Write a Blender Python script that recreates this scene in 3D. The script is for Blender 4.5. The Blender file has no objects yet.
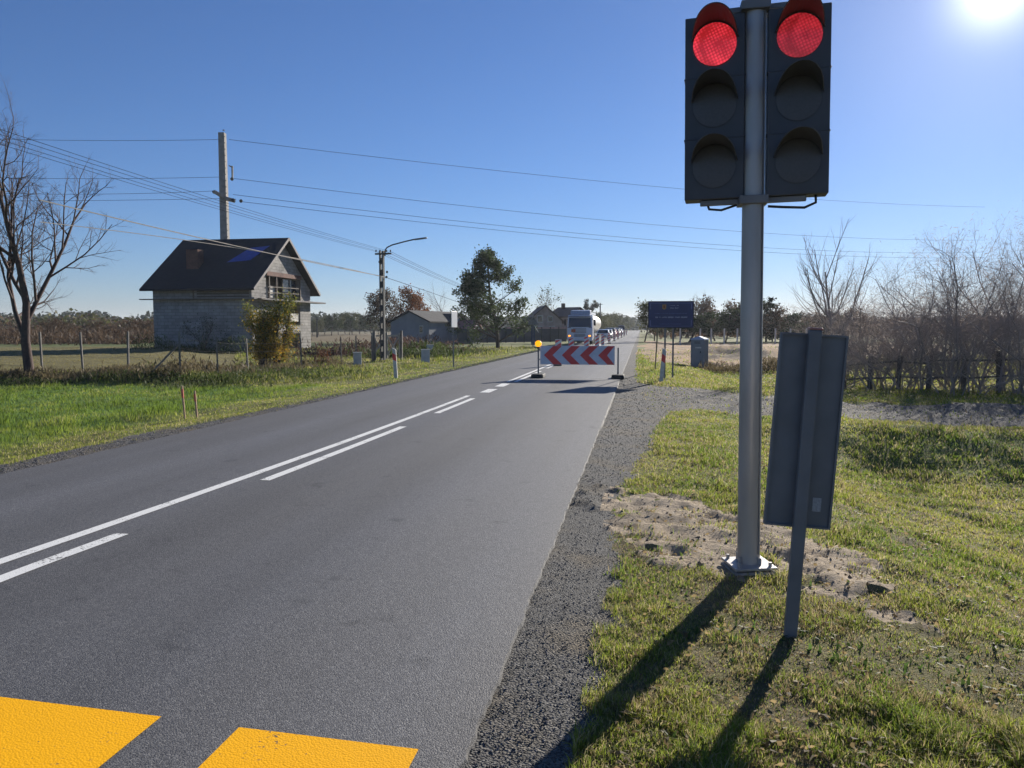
import bpy, math, random
import numpy as np
from mathutils import Vector, Matrix
R = math.radians
random.seed(7)
SC = bpy.context.scene
COL = SC.collection

# ------------------------------------------------------------------ camera, sky, sun, exposure
CAM_H, FPX = 1.65, 770.0
PITCH = math.atan((384 - 328) / FPX)
_v = ((641 - 512) / FPX, math.cos(PITCH) + (384 - 328) / FPX * math.sin(PITCH))
YAW = math.atan2(_v[0], _v[1])
cam_data = bpy.data.cameras.new('camera')
cam = bpy.data.objects.new('camera', cam_data)
COL.objects.link(cam)
cam.location = (0, 0, CAM_H)
cam.rotation_euler = (R(90) - PITCH, 0, YAW)
cam_data.sensor_width = 36
cam_data.lens = 36 * FPX / 1024
cam_data.clip_start = 0.05
cam_data.clip_end = 6000
SC.camera = cam

SUN_AZ, SUN_EL = R(21.8), R(20.0)       # azimuth to the right of the road's direction (+Y)
world = bpy.data.worlds.new('World')
SC.world = world
world.use_nodes = True
nt = world.node_tree
bg = nt.nodes['Background']
sky = nt.nodes.new('ShaderNodeTexSky')
sky.sky_type = 'NISHITA'
sky.sun_disc = False
sky.sun_elevation = SUN_EL
sky.sun_rotation = SUN_AZ
sky.air_density = 1.0
sky.dust_density = 0.06
sky.ozone_density = 8.0
tint = nt.nodes.new('ShaderNodeVectorMath'); tint.operation = 'MULTIPLY'
tint.inputs[1].default_value = (1.08, .95, 1.0)
nt.links.new(sky.outputs[0], tint.inputs[0])
SUNV = (math.sin(SUN_AZ) * math.cos(SUN_EL), math.cos(SUN_AZ) * math.cos(SUN_EL), math.sin(SUN_EL))
tcw = nt.nodes.new('ShaderNodeTexCoord'); dp = nt.nodes.new('ShaderNodeVectorMath'); dp.operation = 'DOT_PRODUCT'; dp.inputs[1].default_value = SUNV
nt.links.new(tcw.outputs['Generated'], dp.inputs[0])
last = tint.outputs[0]
for power, amp in ((14000, 90), (1500, 9), (140, 1.6), (24, .7)):       # widened sun disc and its fading glow painted into the sky colour
    pw = nt.nodes.new('ShaderNodeMath'); pw.operation = 'POWER'; pw.inputs[1].default_value = power
    mxx = nt.nodes.new('ShaderNodeMath'); mxx.operation = 'MAXIMUM'; mxx.inputs[1].default_value = 0
    nt.links.new(dp.outputs['Value'], mxx.inputs[0]); nt.links.new(mxx.outputs[0], pw.inputs[0])
    sc_ = nt.nodes.new('ShaderNodeVectorMath'); sc_.operation = 'SCALE'; sc_.inputs[0].default_value = (1.0 * amp, .96 * amp, .9 * amp)
    nt.links.new(pw.outputs[0], sc_.inputs['Scale'])
    ad_ = nt.nodes.new('ShaderNodeVectorMath'); ad_.operation = 'ADD'; nt.links.new(last, ad_.inputs[0]); nt.links.new(sc_.outputs[0], ad_.inputs[1]); last = ad_.outputs[0]
nt.links.new(last, bg.inputs[0])
bg.inputs[1].default_value = 0.0635
sd = bpy.data.lights.new('sun', 'SUN')
sd.energy = 5.0
sd.angle = R(0.5)
sd.color = (1.0, 0.93, 0.82)
sun = bpy.data.objects.new('sun', sd)
COL.objects.link(sun)
sdir = Vector((math.sin(SUN_AZ) * math.cos(SUN_EL), math.cos(SUN_AZ) * math.cos(SUN_EL), math.sin(SUN_EL)))
sun.rotation_euler = sdir.to_track_quat('Z', 'Y').to_euler()
sun.location = sdir * 50
SC.view_settings.view_transform = 'Standard'
SC.view_settings.look = 'None'
SC.view_settings.gamma = 1
SC.view_settings.exposure = 0.70
SC.render.engine = 'CYCLES'
SC.cycles.max_bounces = 6
SC.cycles.transparent_max_bounces = 12
SC.cycles.volume_bounces = 0

# ------------------------------------------------------------------ places
def P(px, py, f):
    """a spot in the place, f metres ahead of where the photographer stood"""
    x = (px - 512) / FPX; y = (384 - py) / FPX
    c, s = math.cos(PITCH), math.sin(PITCH)
    v = (x, c + y * s, -s + y * c)
    t = f / v[1]
    c, s = math.cos(YAW), math.sin(YAW)
    return Vector(((v[0] * c - v[1] * s) * t, (v[0] * s + v[1] * c) * t, CAM_H + v[2] * t))

def C2W(x, f, z=0):
    c, s = math.cos(YAW), math.sin(YAW)
    return Vector((x * c - f * s, x * s + f * c, z))

# ------------------------------------------------------------------ numpy noise
def _hash(ix, iy, seed):
    n = (ix.astype(np.int64) * 374761393 + iy.astype(np.int64) * 668265263 + seed * 974634777) & 0x7fffffff
    n = ((n ^ (n >> 13)) * 1274126177) & 0x7fffffff
    n = n ^ (n >> 16)
    return (n & 0xffff) / 65535.0

def vnoise(x, y, seed=0):
    x = np.asarray(x, float); y = np.asarray(y, float)
    ix = np.floor(x); iy = np.floor(y)
    fx = x - ix; fy = y - iy
    fx = fx * fx * (3 - 2 * fx); fy = fy * fy * (3 - 2 * fy)
    a = _hash(ix, iy, seed); b = _hash(ix + 1, iy, seed)
    c = _hash(ix, iy + 1, seed); d = _hash(ix + 1, iy + 1, seed)
    return (a * (1 - fx) + b * fx) * (1 - fy) + (c * (1 - fx) + d * fx) * fy

def fbm(x, y, seed=0, octv=4):
    s = 0; a = 0.5; t = 0
    for i in range(octv):
        s = s + a * vnoise(x * 2 ** i + 17 * i, y * 2 ** i + 5 * i, seed + i); t += a; a *= 0.55
    return s / t

def sstep(a, b, x):
    t = np.clip((x - a) / (b - a), 0, 1)
    return t * t * (3 - 2 * t)

ROAD_L, ROAD_R = -7.12, -0.65

def cam_xf(x, y):
    c, s = math.cos(YAW), math.sin(YAW)
    return x * c + y * s, -x * s + y * c

def drive_mask(x, y):
    """1 on the gravel driveway"""
    xc = np.maximum(x, -0.5)
    near = np.interp(xc, [-0.5, 0.15, 0.6, 1.2, 2.3, 3.7, 6.2, 14, 40], [6.0, 12.6, 15.9, 16.5, 15.9, 15.2, 14.5, 13.6, 11.4])
    far = np.interp(xc, [-0.5, 0.2, 1.6, 2.8, 4.8, 8.5, 40], [26, 23.4, 21.7, 20.2, 18.8, 18.4, 17.5])
    n = (fbm(x * 1.3, y * 1.3, 31) - 0.5) * 2.0
    return np.where(x > ROAD_R - 0.1, sstep(-0.35, 0.35, np.minimum(y - near + n * 0.6, far - y + n * 0.9)), 0)

def shoulder_mask(x, y):
    e = np.interp(y, [0, 3.2, 4.7, 6.1, 7.8, 9.5, 11.5, 15, 23, 40, 120], [-0.12, -0.17, -0.17, -0.15, -0.2, 0.0, 0.15, 0.2, -0.1, -0.2, -0.3])
    n = (fbm(x * 3, y * 3, 11) - 0.5) * 0.35 + (fbm(x * 14, y * 14, 12) - 0.5) * 0.12
    r = sstep(0.06, -0.06, x - e + n)
    le = np.interp(y, [0, 8, 11, 14, 22, 60, 200], [-7.75, -7.8, -7.75, -7.6, -7.4, -7.35, -7.3])
    l = sstep(-0.06, 0.06, x - le + n)
    return np.where(x > -3, r, l)

def sand_mask(x, y):
    n = (fbm(x * 2.2, y * 2.2, 51) - 0.5) * 1.3 + (fbm(x * 9, y * 9, 52) - 0.5) * 0.6
    cx = 0.55; cy = 6.45
    dx = x - cx; dy = y - cy
    a = R(-52)
    u = dx * math.cos(a) + dy * math.sin(a); w = -dx * math.sin(a) + dy * math.cos(a)
    d = np.sqrt((u / 1.75) ** 2 + (w / 0.72) ** 2)
    m = sstep(0.08, -0.08, d - 0.88 + n * 1.25)
    # far field of excavated sand
    cxx, f = cam_xf(x, y)
    r = cxx / np.maximum(f, 1)
    far = sstep(35.5, 38.5, f + (fbm(x * .4, y * .4, 53) - .5) * 9 - np.clip((r - .33) * 50, 0, 9)) * sstep(100, 80, f) * sstep(0.155, 0.18, r + (fbm(x * .2, y * .2, 54) - .5) * .04) * sstep(0.62, 0.5, r)
    # strip beside the road beyond the billboard
    far2 = sstep(0.2, 0.9, x + (fbm(x, y * .3, 55) - .5)) * sstep(5.5, 4.0, x - (y - 45) * .05) * sstep(44, 50, y + (fbm(x * .6, y * .3, 56) - .5) * 12) * sstep(110, 95, y)
    return np.maximum(m, np.maximum(far, far2))

def height(x, y):
    h = np.full_like(np.asarray(x, float), 0.0)
    # right: falls from the verge to a shallow ditch, filled at the driveway
    dm = np.clip(sstep(-2.0, 0.4, np.minimum(y - 13.6, 22.5 - y)), 0, 1)
    right = -0.02 - 0.05 * sstep(0.9, 1.7, x) - 0.42 * sstep(1.4, 3.8, x) + 0.20 * sstep(4.5, 8, x)
    right = right * (1 - dm) + (-0.05) * dm
    farf = sstep(40, 60, y)
    right = right * (1 - farf * .6)
    # left
    left = -0.03 - 0.14 * sstep(-7.5, -9.5, x) * 1.0 - 0.10 * sstep(-10, -13, x)
    h = np.where(x > -3, right, left)
    h = np.where((x > ROAD_L) & (x < ROAD_R), -0.035, h)
    out = sstep(0, 0.6, np.where(x > -3, x - 0.0, -7.6 - x))
    near = np.exp(-np.abs(y) / 60)
    out = out * np.where(x > -3, .25 + .75 * sstep(.9, 2.2, x), 1)
    h = h + out * ((fbm(x * .55, y * .55, 3) - .5) * 0.22 + (fbm(x * 3.1, y * 3.1, 4) - .5) * 0.075 * near)
    h = h + (fbm(x * 13, y * 13, 5, 3) - .5) * 0.022 * np.exp(-np.abs(y) / 14) * np.where((x > ROAD_L) & (x < ROAD_R), 0, 1)
    # trampled sand
    sm = np.where(y < 12, sand_mask(x, y), 0)
    h = h + sm * ((fbm(x * 7, y * 7, 8) - .5) * .09 + np.abs(fbm(x * 3.5, y * 3.5, 9) - .5) * -.16 + .035)
    pr_ = np.sqrt((x - .755) ** 2 + (y - 5.43) ** 2)
    h = h * sstep(.16, .42, pr_) - .015 * (1 - sstep(.16, .42, pr_))
    # low bank along the field fence on the left
    cx, f = cam_xf(x, y)
    r = cx / np.maximum(f, 1)
    bank = sstep(25.0, 28.2, f + (r + .5) * 4) * sstep(-0.36, -0.44, r)
    h = h + np.where(x < -8, bank * 0.30, 0)
    # heaps of dug soil behind the portable toilet
    hp = np.exp(-((f - 52) / 7) ** 2) * sstep(.2, .25, r) * sstep(.5, .4, r)
    h = h + hp * (0.25 + 0.8 * np.clip(fbm(x * .28, y * .28, 61) - .42, 0, 1) * 2)
    hp2 = np.exp(-((f - 41) / 2.2) ** 2) * sstep(.21, .24, r) * sstep(.4, .36, r)
    h = h + hp2 * 1.1 * np.clip(fbm(x * .8, y * .8, 63) - .35, 0, 1)
    # far rise
    dist = np.sqrt(x * x + y * y)
    h = h + sstep(250, 1500, dist) * 4
    h = np.where((x > ROAD_L - .3) & (x < ROAD_R + .3) & (dist > 240), -0.05 + sstep(250, 1500, dist) * 1.0, h)
    return h

def H1(x, y):
    return float(height(np.array([float(x)]), np.array([float(y)]))[0])

# ------------------------------------------------------------------ materials
MATS = {}
def nodes_of(m):
    m.use_nodes = True
    return m.node_tree, m.node_tree.nodes['Principled BSDF']

def mat(name, col, rough=0.6, metal=0.0, col2=None, scale=8.0, bump=0.0, bscale=None, emit=None, estr=0, coat=0, detail=6, trans=0.0, stretch=None, spec=None, island=False):
    if name in MATS: return MATS[name]
    m = bpy.data.materials.new(name)
    t, b = nodes_of(m)
    b.inputs['Roughness'].default_value = rough
    b.inputs['Metallic'].default_value = metal
    if spec is not None: b.inputs['Specular IOR Level'].default_value = spec
    b.inputs['Coat Weight'].default_value = coat
    tc = t.nodes.new('ShaderNodeTexCoord')
    src = tc.outputs['Object']
    if stretch:
        mp = t.nodes.new('ShaderNodeMapping'); mp.inputs['Scale'].default_value = stretch
        t.links.new(src, mp.inputs['Vector']); src = mp.outputs[0]
    c2 = col2 or tuple(c * 0.72 for c in col)
    n = t.nodes.new('ShaderNodeTexNoise'); n.inputs['Scale'].default_value = scale; n.inputs['Detail'].default_value = detail
    t.links.new(src, n.inputs['Vector'])
    cr = t.nodes.new('ShaderNodeValToRGB')
    cr.color_ramp.elements[0].position = 0.32; cr.color_ramp.elements[1].position = 0.68
    cr.color_ramp.elements[0].color = (*c2, 1); cr.color_ramp.elements[1].color = (*col, 1)
    t.links.new(n.outputs['Fac'], cr.inputs[0])
    cout = cr.outputs[0]
    if island:
        g = t.nodes.new('ShaderNodeNewGeometry')
        hs = t.nodes.new('ShaderNodeHueSaturation')
        mr = t.nodes.new('ShaderNodeMapRange'); mr.inputs[3].default_value = .6; mr.inputs[4].default_value = 1.45
        t.links.new(g.outputs['Random Per Island'], mr.inputs[0]); t.links.new(mr.outputs[0], hs.inputs['Value'])
        t.links.new(cout, hs.inputs['Color']); cout = hs.outputs[0]
    t.links.new(cout, b.inputs['Base Color'])
    if bump:
        n2 = t.nodes.new('ShaderNodeTexNoise'); n2.inputs['Scale'].default_value = bscale or scale * 4; n2.inputs['Detail'].default_value = 8
        t.links.new(src, n2.inputs['Vector'])
        bp = t.nodes.new('ShaderNodeBump'); bp.inputs['Strength'].default_value = bump; bp.inputs['Distance'].default_value = 0.02
        t.links.new(n2.outputs['Fac'], bp.inputs['Height']); t.links.new(bp.outputs[0], b.inputs['Normal'])
    if emit:
        b.inputs['Emission Color'].default_value = (*emit, 1); b.inputs['Emission Strength'].default_value = estr
    if trans:
        tr = t.nodes.new('ShaderNodeBsdfTranslucent'); mx = t.nodes.new('ShaderNodeMixShader'); mx.inputs[0].default_value = trans
        t.links.new(cout, tr.inputs['Color'])
        out = t.nodes['Material Output']
        t.links.new(b.outputs[0], mx.inputs[1]); t.links.new(tr.outputs[0], mx.inputs[2]); t.links.new(mx.outputs[0], out.inputs[0])
    MATS[name] = m
    return m

def attr_mat(name, rough=0.9, trans=0.0, nscale=40, bump=0.0, bscale=60, lo=.6, hi=1.35):
    """colour from the mesh's own colour layer with fine variation"""
    m = bpy.data.materials.new(name); t, b = nodes_of(m)
    b.inputs['Roughness'].default_value = rough
    b.inputs['Specular IOR Level'].default_value = 0.25
    a = t.nodes.new('ShaderNodeAttribute'); a.attribute_name = 'Col'
    cout = a.outputs['Color']
    tc = t.nodes.new('ShaderNodeTexCoord')
    if nscale:
        n = t.nodes.new('ShaderNodeTexNoise'); n.inputs['Scale'].default_value = nscale; n.inputs['Detail'].default_value = 8; n.inputs['Roughness'].default_value = .7
        t.links.new(tc.outputs['Object'], n.inputs['Vector'])
        n1 = t.nodes.new('ShaderNodeTexNoise'); n1.inputs['Scale'].default_value = nscale * .06; n1.inputs['Detail'].default_value = 8; n1.inputs['Roughness'].default_value = .7
        t.links.new(tc.outputs['Object'], n1.inputs['Vector'])
        ad = t.nodes.new('ShaderNodeMath'); ad.operation = 'ADD'
        t.links.new(n.outputs['Fac'], ad.inputs[0]); t.links.new(n1.outputs['Fac'], ad.inputs[1])
        mr = t.nodes.new('ShaderNodeMapRange'); mr.inputs[1].default_value = .7; mr.inputs[2].default_value = 1.3; mr.inputs[3].default_value = lo; mr.inputs[4].default_value = hi
        t.links.new(ad.outputs[0], mr.inputs[0])
        vm = t.nodes.new('ShaderNodeVectorMath'); vm.operation = 'SCALE'
        t.links.new(cout, vm.inputs[0]); t.links.new(mr.outputs[0], vm.inputs['Scale']); cout = vm.outputs[0]
    t.links.new(cout, b.inputs['Base Color'])
    if bump:
        n2 = t.nodes.new('ShaderNodeTexNoise'); n2.inputs['Scale'].default_value = bscale; n2.inputs['Detail'].default_value = 8; n2.inputs['Roughness'].default_value = .7
        t.links.new(tc.outputs['Object'], n2.inputs['Vector'])
        bp = t.nodes.new('ShaderNodeBump'); bp.inputs['Strength'].default_value = bump; bp.inputs['Distance'].default_value = 0.03
        t.links.new(n2.outputs['Fac'], bp.inputs['Height']); t.links.new(bp.outputs[0], b.inputs['Normal'])
    if trans:
        tr = t.nodes.new('ShaderNodeBsdfTranslucent'); mx = t.nodes.new('ShaderNodeMixShader'); mx.inputs[0].default_value = trans
        t.links.new(cout, tr.inputs['Color'])
        out = t.nodes['Material Output']
        t.links.new(b.outputs[0], mx.inputs[1]); t.links.new(tr.outputs[0], mx.inputs[2]); t.links.new(mx.outputs[0], out.inputs[0])
    MATS[name] = m
    return m

def asphalt_mat():
    m = bpy.data.materials.new('asphalt'); t, b = nodes_of(m); N = t.nodes; L = t.links
    tc = N.new('ShaderNodeTexCoord')
    v = N.new('ShaderNodeTexVoronoi'); v.inputs['Scale'].default_value = 150; L.new(tc.outputs['Object'], v.inputs['Vector'])
    bw = N.new('ShaderNodeRGBToBW'); L.new(v.outputs['Color'], bw.inputs[0])
    r1 = N.new('ShaderNodeValToRGB'); r1.color_ramp.elements[0].position = .25; r1.color_ramp.elements[1].position = .85
    r1.color_ramp.elements[0].color = (.062, .061, .062, 1); r1.color_ramp.elements[1].color = (.18, .176, .168, 1)
    e = r1.color_ramp.elements.new(.6); e.color = (.105, .103, .104, 1)
    L.new(bw.outputs[0], r1.inputs[0])
    # long streaks worn by the wheels
    mp = N.new('ShaderNodeMapping'); mp.inputs['Scale'].default_value = (1.0, .05, 1); L.new(tc.outputs['Object'], mp.inputs['Vector'])
    n = N.new('ShaderNodeTexNoise'); n.inputs['Scale'].default_value = 1.1; n.inputs['Detail'].default_value = 4; L.new(mp.outputs[0], n.inputs['Vector'])
    mpb = N.new('ShaderNodeMapping'); mpb.inputs['Scale'].default_value = (1.0, .12, 1); L.new(tc.outputs['Object'], mpb.inputs['Vector'])
    n2 = N.new('ShaderNodeTexNoise'); n2.inputs['Scale'].default_value = .8; n2.inputs['Detail'].default_value = 3; L.new(mpb.outputs[0], n2.inputs['Vector'])
    ad = N.new('ShaderNodeMath'); ad.operation = 'ADD'; L.new(n.outputs['Fac'], ad.inputs[0]); L.new(n2.outputs['Fac'], ad.inputs[1])
    mr = N.new('ShaderNodeMapRange'); mr.inputs[1].default_value = .6; mr.inputs[2].default_value = 1.4; mr.inputs[3].default_value = .74; mr.inputs[4].default_value = 1.28
    L.new(ad.outputs[0], mr.inputs[0])
    vm = N.new('ShaderNodeVectorMath'); vm.operation = 'SCALE'; L.new(r1.outputs[0], vm.inputs[0]); L.new(mr.outputs[0], vm.inputs['Scale'])
    n3 = N.new('ShaderNodeTexNoise'); n3.inputs['Scale'].default_value = 2.3; n3.inputs['Detail'].default_value = 6; n3.inputs['Roughness'].default_value = .65; L.new(tc.outputs['Object'], n3.inputs['Vector'])
    cr3 = N.new('ShaderNodeValToRGB'); cr3.color_ramp.elements[0].position = .28; cr3.color_ramp.elements[1].position = .40
    cr3.color_ramp.elements[0].color = (.5, .5, .5, 1); cr3.color_ramp.elements[1].color = (1, 1, 1, 1); L.new(n3.outputs['Fac'], cr3.inputs[0])
    sx3 = N.new('ShaderNodeSeparateXYZ'); L.new(tc.outputs['Object'], sx3.inputs[0])
    wt = N.new('ShaderNodeMath'); wt.operation = 'MULTIPLY_ADD'; wt.inputs[1].default_value = .35; wt.inputs[2].default_value = -.25; L.new(n2.outputs['Fac'], wt.inputs[0])
    xx3 = N.new('ShaderNodeMath'); xx3.operation = 'ADD'; L.new(sx3.outputs[0], xx3.inputs[0]); L.new(wt.outputs[0], xx3.inputs[1])
    trk = N.new('ShaderNodeValToRGB'); mpx = N.new('ShaderNodeMapRange'); mpx.inputs[1].default_value = ROAD_L; mpx.inputs[2].default_value = ROAD_R; L.new(xx3.outputs[0], mpx.inputs[0]); L.new(mpx.outputs[0], trk.inputs[0])
    el_ = trk.color_ramp.elements; el_[0].position = 0; el_[0].color = (.95, .93, .9, 1); el_[1].position = 1; el_[1].color = (1.0, .98, .95, 1)
    for p_, c_ in ((.12, .93), (.22, 1.05), (.32, .9), (.42, 1.02), (.52, .86), (.60, .98), (.72, .84), (.84, 1.12), (.95, 1.06)):
        q_ = el_.new(p_); q_.color = (c_, c_, c_, 1)
    m3 = N.new('ShaderNodeVectorMath'); m3.operation = 'MULTIPLY'; L.new(vm.outputs[0], m3.inputs[0]); L.new(cr3.outputs[0], m3.inputs[1])
    m4 = N.new('ShaderNodeVectorMath'); m4.operation = 'MULTIPLY'; L.new(m3.outputs[0], m4.inputs[0]); L.new(trk.outputs[0], m4.inputs[1])
    L.new(m4.outputs[0], b.inputs['Base Color'])
    b.inputs['Roughness'].default_value = .62
    mr2 = N.new('ShaderNodeMapRange'); mr2.inputs[1].default_value = .6; mr2.inputs[2].default_value = 1.4; mr2.inputs[3].default_value = .74; mr2.inputs[4].default_value = .58
    b.inputs['Specular IOR Level'].default_value = .5
    L.new(ad.outputs[0], mr2.inputs[0]); L.new(mr2.outputs[0], b.inputs['Roughness'])
    bp = N.new('ShaderNodeBump'); bp.inputs['Strength'].default_value = .38; bp.inputs['Distance'].default_value = .006; bp.invert = True
    L.new(v.outputs['Distance'], bp.inputs['Height']); L.new(bp.outputs[0], b.inputs['Normal'])
    return m

def gravel_mat():
    m = bpy.data.materials.new('gravel'); t, b = nodes_of(m); N = t.nodes; L = t.links
    tc = N.new('ShaderNodeTexCoord')
    v = N.new('ShaderNodeTexVoronoi'); v.inputs['Scale'].default_value = 85; L.new(tc.outputs['Object'], v.inputs['Vector'])
    bw = N.new('ShaderNodeRGBToBW'); L.new(v.outputs['Color'], bw.inputs[0])
    r1 = N.new('ShaderNodeValToRGB'); r1.color_ramp.elements[0].position = .15; r1.color_ramp.elements[1].position = .9
    r1.color_ramp.elements[0].color = (.036, .035, .033, 1); r1.color_ramp.elements[1].color = (.18, .172, .158, 1)
    L.new(bw.outputs[0], r1.inputs[0])
    n2 = N.new('ShaderNodeTexNoise'); n2.inputs['Scale'].default_value = 1.7; n2.inputs['Detail'].default_value = 8; L.new(tc.outputs['Object'], n2.inputs['Vector'])
    r2 = N.new('ShaderNodeValToRGB'); r2.color_ramp.elements[0].position = .48; r2.color_ramp.elements[1].position = .72
    r2.color_ramp.elements[0].color = (1, 1, 1, 1); r2.color_ramp.elements[1].color = (1.35, 1.15, .85, 1)
    L.new(n2.outputs['Fac'], r2.inputs[0])
    mx = N.new('ShaderNodeVectorMath'); mx.operation = 'MULTIPLY'; L.new(r1.outputs[0], mx.inputs[0]); L.new(r2.outputs[0], mx.inputs[1])
    L.new(mx.outputs[0], b.inputs['Base Color'])
    b.inputs['Roughness'].default_value = .9
    b.inputs['Specular IOR Level'].default_value = .3
    bp = N.new('ShaderNodeBump'); bp.inputs['Strength'].default_value = 1; bp.inputs['Distance'].default_value = .009; bp.invert = True
    L.new(v.outputs['Distance'], bp.inputs['Height']); L.new(bp.outputs[0], b.inputs['Normal'])
    return m

def paint_mat(name, col, wear=.62):
    """road paint, worn through to the asphalt in specks"""
    m = bpy.data.materials.new(name); t, b = nodes_of(m); N = t.nodes; L = t.links
    tc = N.new('ShaderNodeTexCoord')
    n = N.new('ShaderNodeTexNoise'); n.inputs['Scale'].default_value = 45; n.inputs['Detail'].default_value = 8; n.inputs['Roughness'].default_value = .75; L.new(tc.outputs['Object'], n.inputs['Vector'])
    n2 = N.new('ShaderNodeTexNoise'); n2.inputs['Scale'].default_value = 3; n2.inputs['Detail'].default_value = 4; L.new(tc.outputs['Object'], n2.inputs['Vector'])
    ma = N.new('ShaderNodeMath'); ma.operation = 'MULTIPLY_ADD'; ma.inputs[1].default_value = .45
    L.new(n2.outputs['Fac'], ma.inputs[0]); L.new(n.outputs['Fac'], ma.inputs[2])
    cr = N.new('ShaderNodeValToRGB'); cr.color_ramp.elements[0].position = wear + .2; cr.color_ramp.elements[1].position = wear + .27
    cr.color_ramp.elements[0].color = (*col, 1); cr.color_ramp.elements[1].color = (.07, .07, .07, 1)
    e = cr.color_ramp.elements.new(.35); e.color = (*[c * .85 for c in col], 1)
    L.new(ma.outputs[0], cr.inputs[0]); L.new(cr.outputs[0], b.inputs['Base Color'])
    b.inputs['Roughness'].default_value = .8; b.inputs['Specular IOR Level'].default_value = .2
    v = N.new('ShaderNodeTexVoronoi'); v.inputs['Scale'].default_value = 110; L.new(tc.outputs['Object'], v.inputs['Vector'])
    bp = N.new('ShaderNodeBump'); bp.inputs['Strength'].default_value = .25; bp.inputs['Distance'].default_value = .005; bp.invert = True
    L.new(v.outputs['Distance'], bp.inputs['Height']); L.new(bp.outputs[0], b.inputs['Normal'])
    MATS[name] = m
    return m

def block_mat(name, c1, c2, mortar, bw=.5, bh=.25, off=.5, msize=.02, axis='xz', bump=.6):
    m = bpy.data.materials.new(name); t, b = nodes_of(m); N = t.nodes; L = t.links
    tc = N.new('ShaderNodeTexCoord')
    sx = N.new('ShaderNodeSeparateXYZ'); L.new(tc.outputs['Object'], sx.inputs[0])
    ad = N.new('ShaderNodeMath'); ad.operation = 'ADD'; L.new(sx.outputs[0], ad.inputs[0]); L.new(sx.outputs[1], ad.inputs[1])
    cb = N.new('ShaderNodeCombineXYZ'); L.new(ad.outputs[0], cb.inputs[0]); L.new(sx.outputs[2], cb.inputs[1])
    br = N.new('ShaderNodeTexBrick'); br.inputs['Scale'].default_value = 1; br.offset = off
    br.inputs['Brick Width'].default_value = bw; br.inputs['Row Height'].default_value = bh
    br.inputs['Mortar Size'].default_value = msize; br.inputs['Mortar Smooth'].default_value = .3
    br.inputs['Color1'].default_value = (*c1, 1); br.inputs['Color2'].default_value = (*c2, 1); br.inputs['Mortar'].default_value = (*mortar, 1)
    L.new(cb.outputs[0], br.inputs['Vector'])
    n = N.new('ShaderNodeTexNoise'); n.inputs['Scale'].default_value = .9; n.inputs['Detail'].default_value = 9; n.inputs['Roughness'].default_value = .7; L.new(tc.outputs['Object'], n.inputs['Vector'])
    mr = N.new('ShaderNodeMapRange'); mr.inputs[1].default_value = .3; mr.inputs[2].default_value = .7; mr.inputs[3].default_value = .65; mr.inputs[4].default_value = 1.25; L.new(n.outputs['Fac'], mr.inputs[0])
    vm = N.new('ShaderNodeVectorMath'); vm.operation = 'SCALE'; L.new(br.outputs['Color'], vm.inputs[0]); L.new(mr.outputs[0], vm.inputs['Scale'])
    L.new(vm.outputs[0], b.inputs['Base Color']); b.inputs['Roughness'].default_value = .95
    bp = N.new('ShaderNodeBump'); bp.inputs['Strength'].default_value = bump; bp.inputs['Distance'].default_value = .03; bp.invert = True
    L.new(br.outputs['Fac'], bp.inputs['Height']); L.new(bp.outputs[0], b.inputs['Normal'])
    MATS[name] = m
    return m

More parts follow.
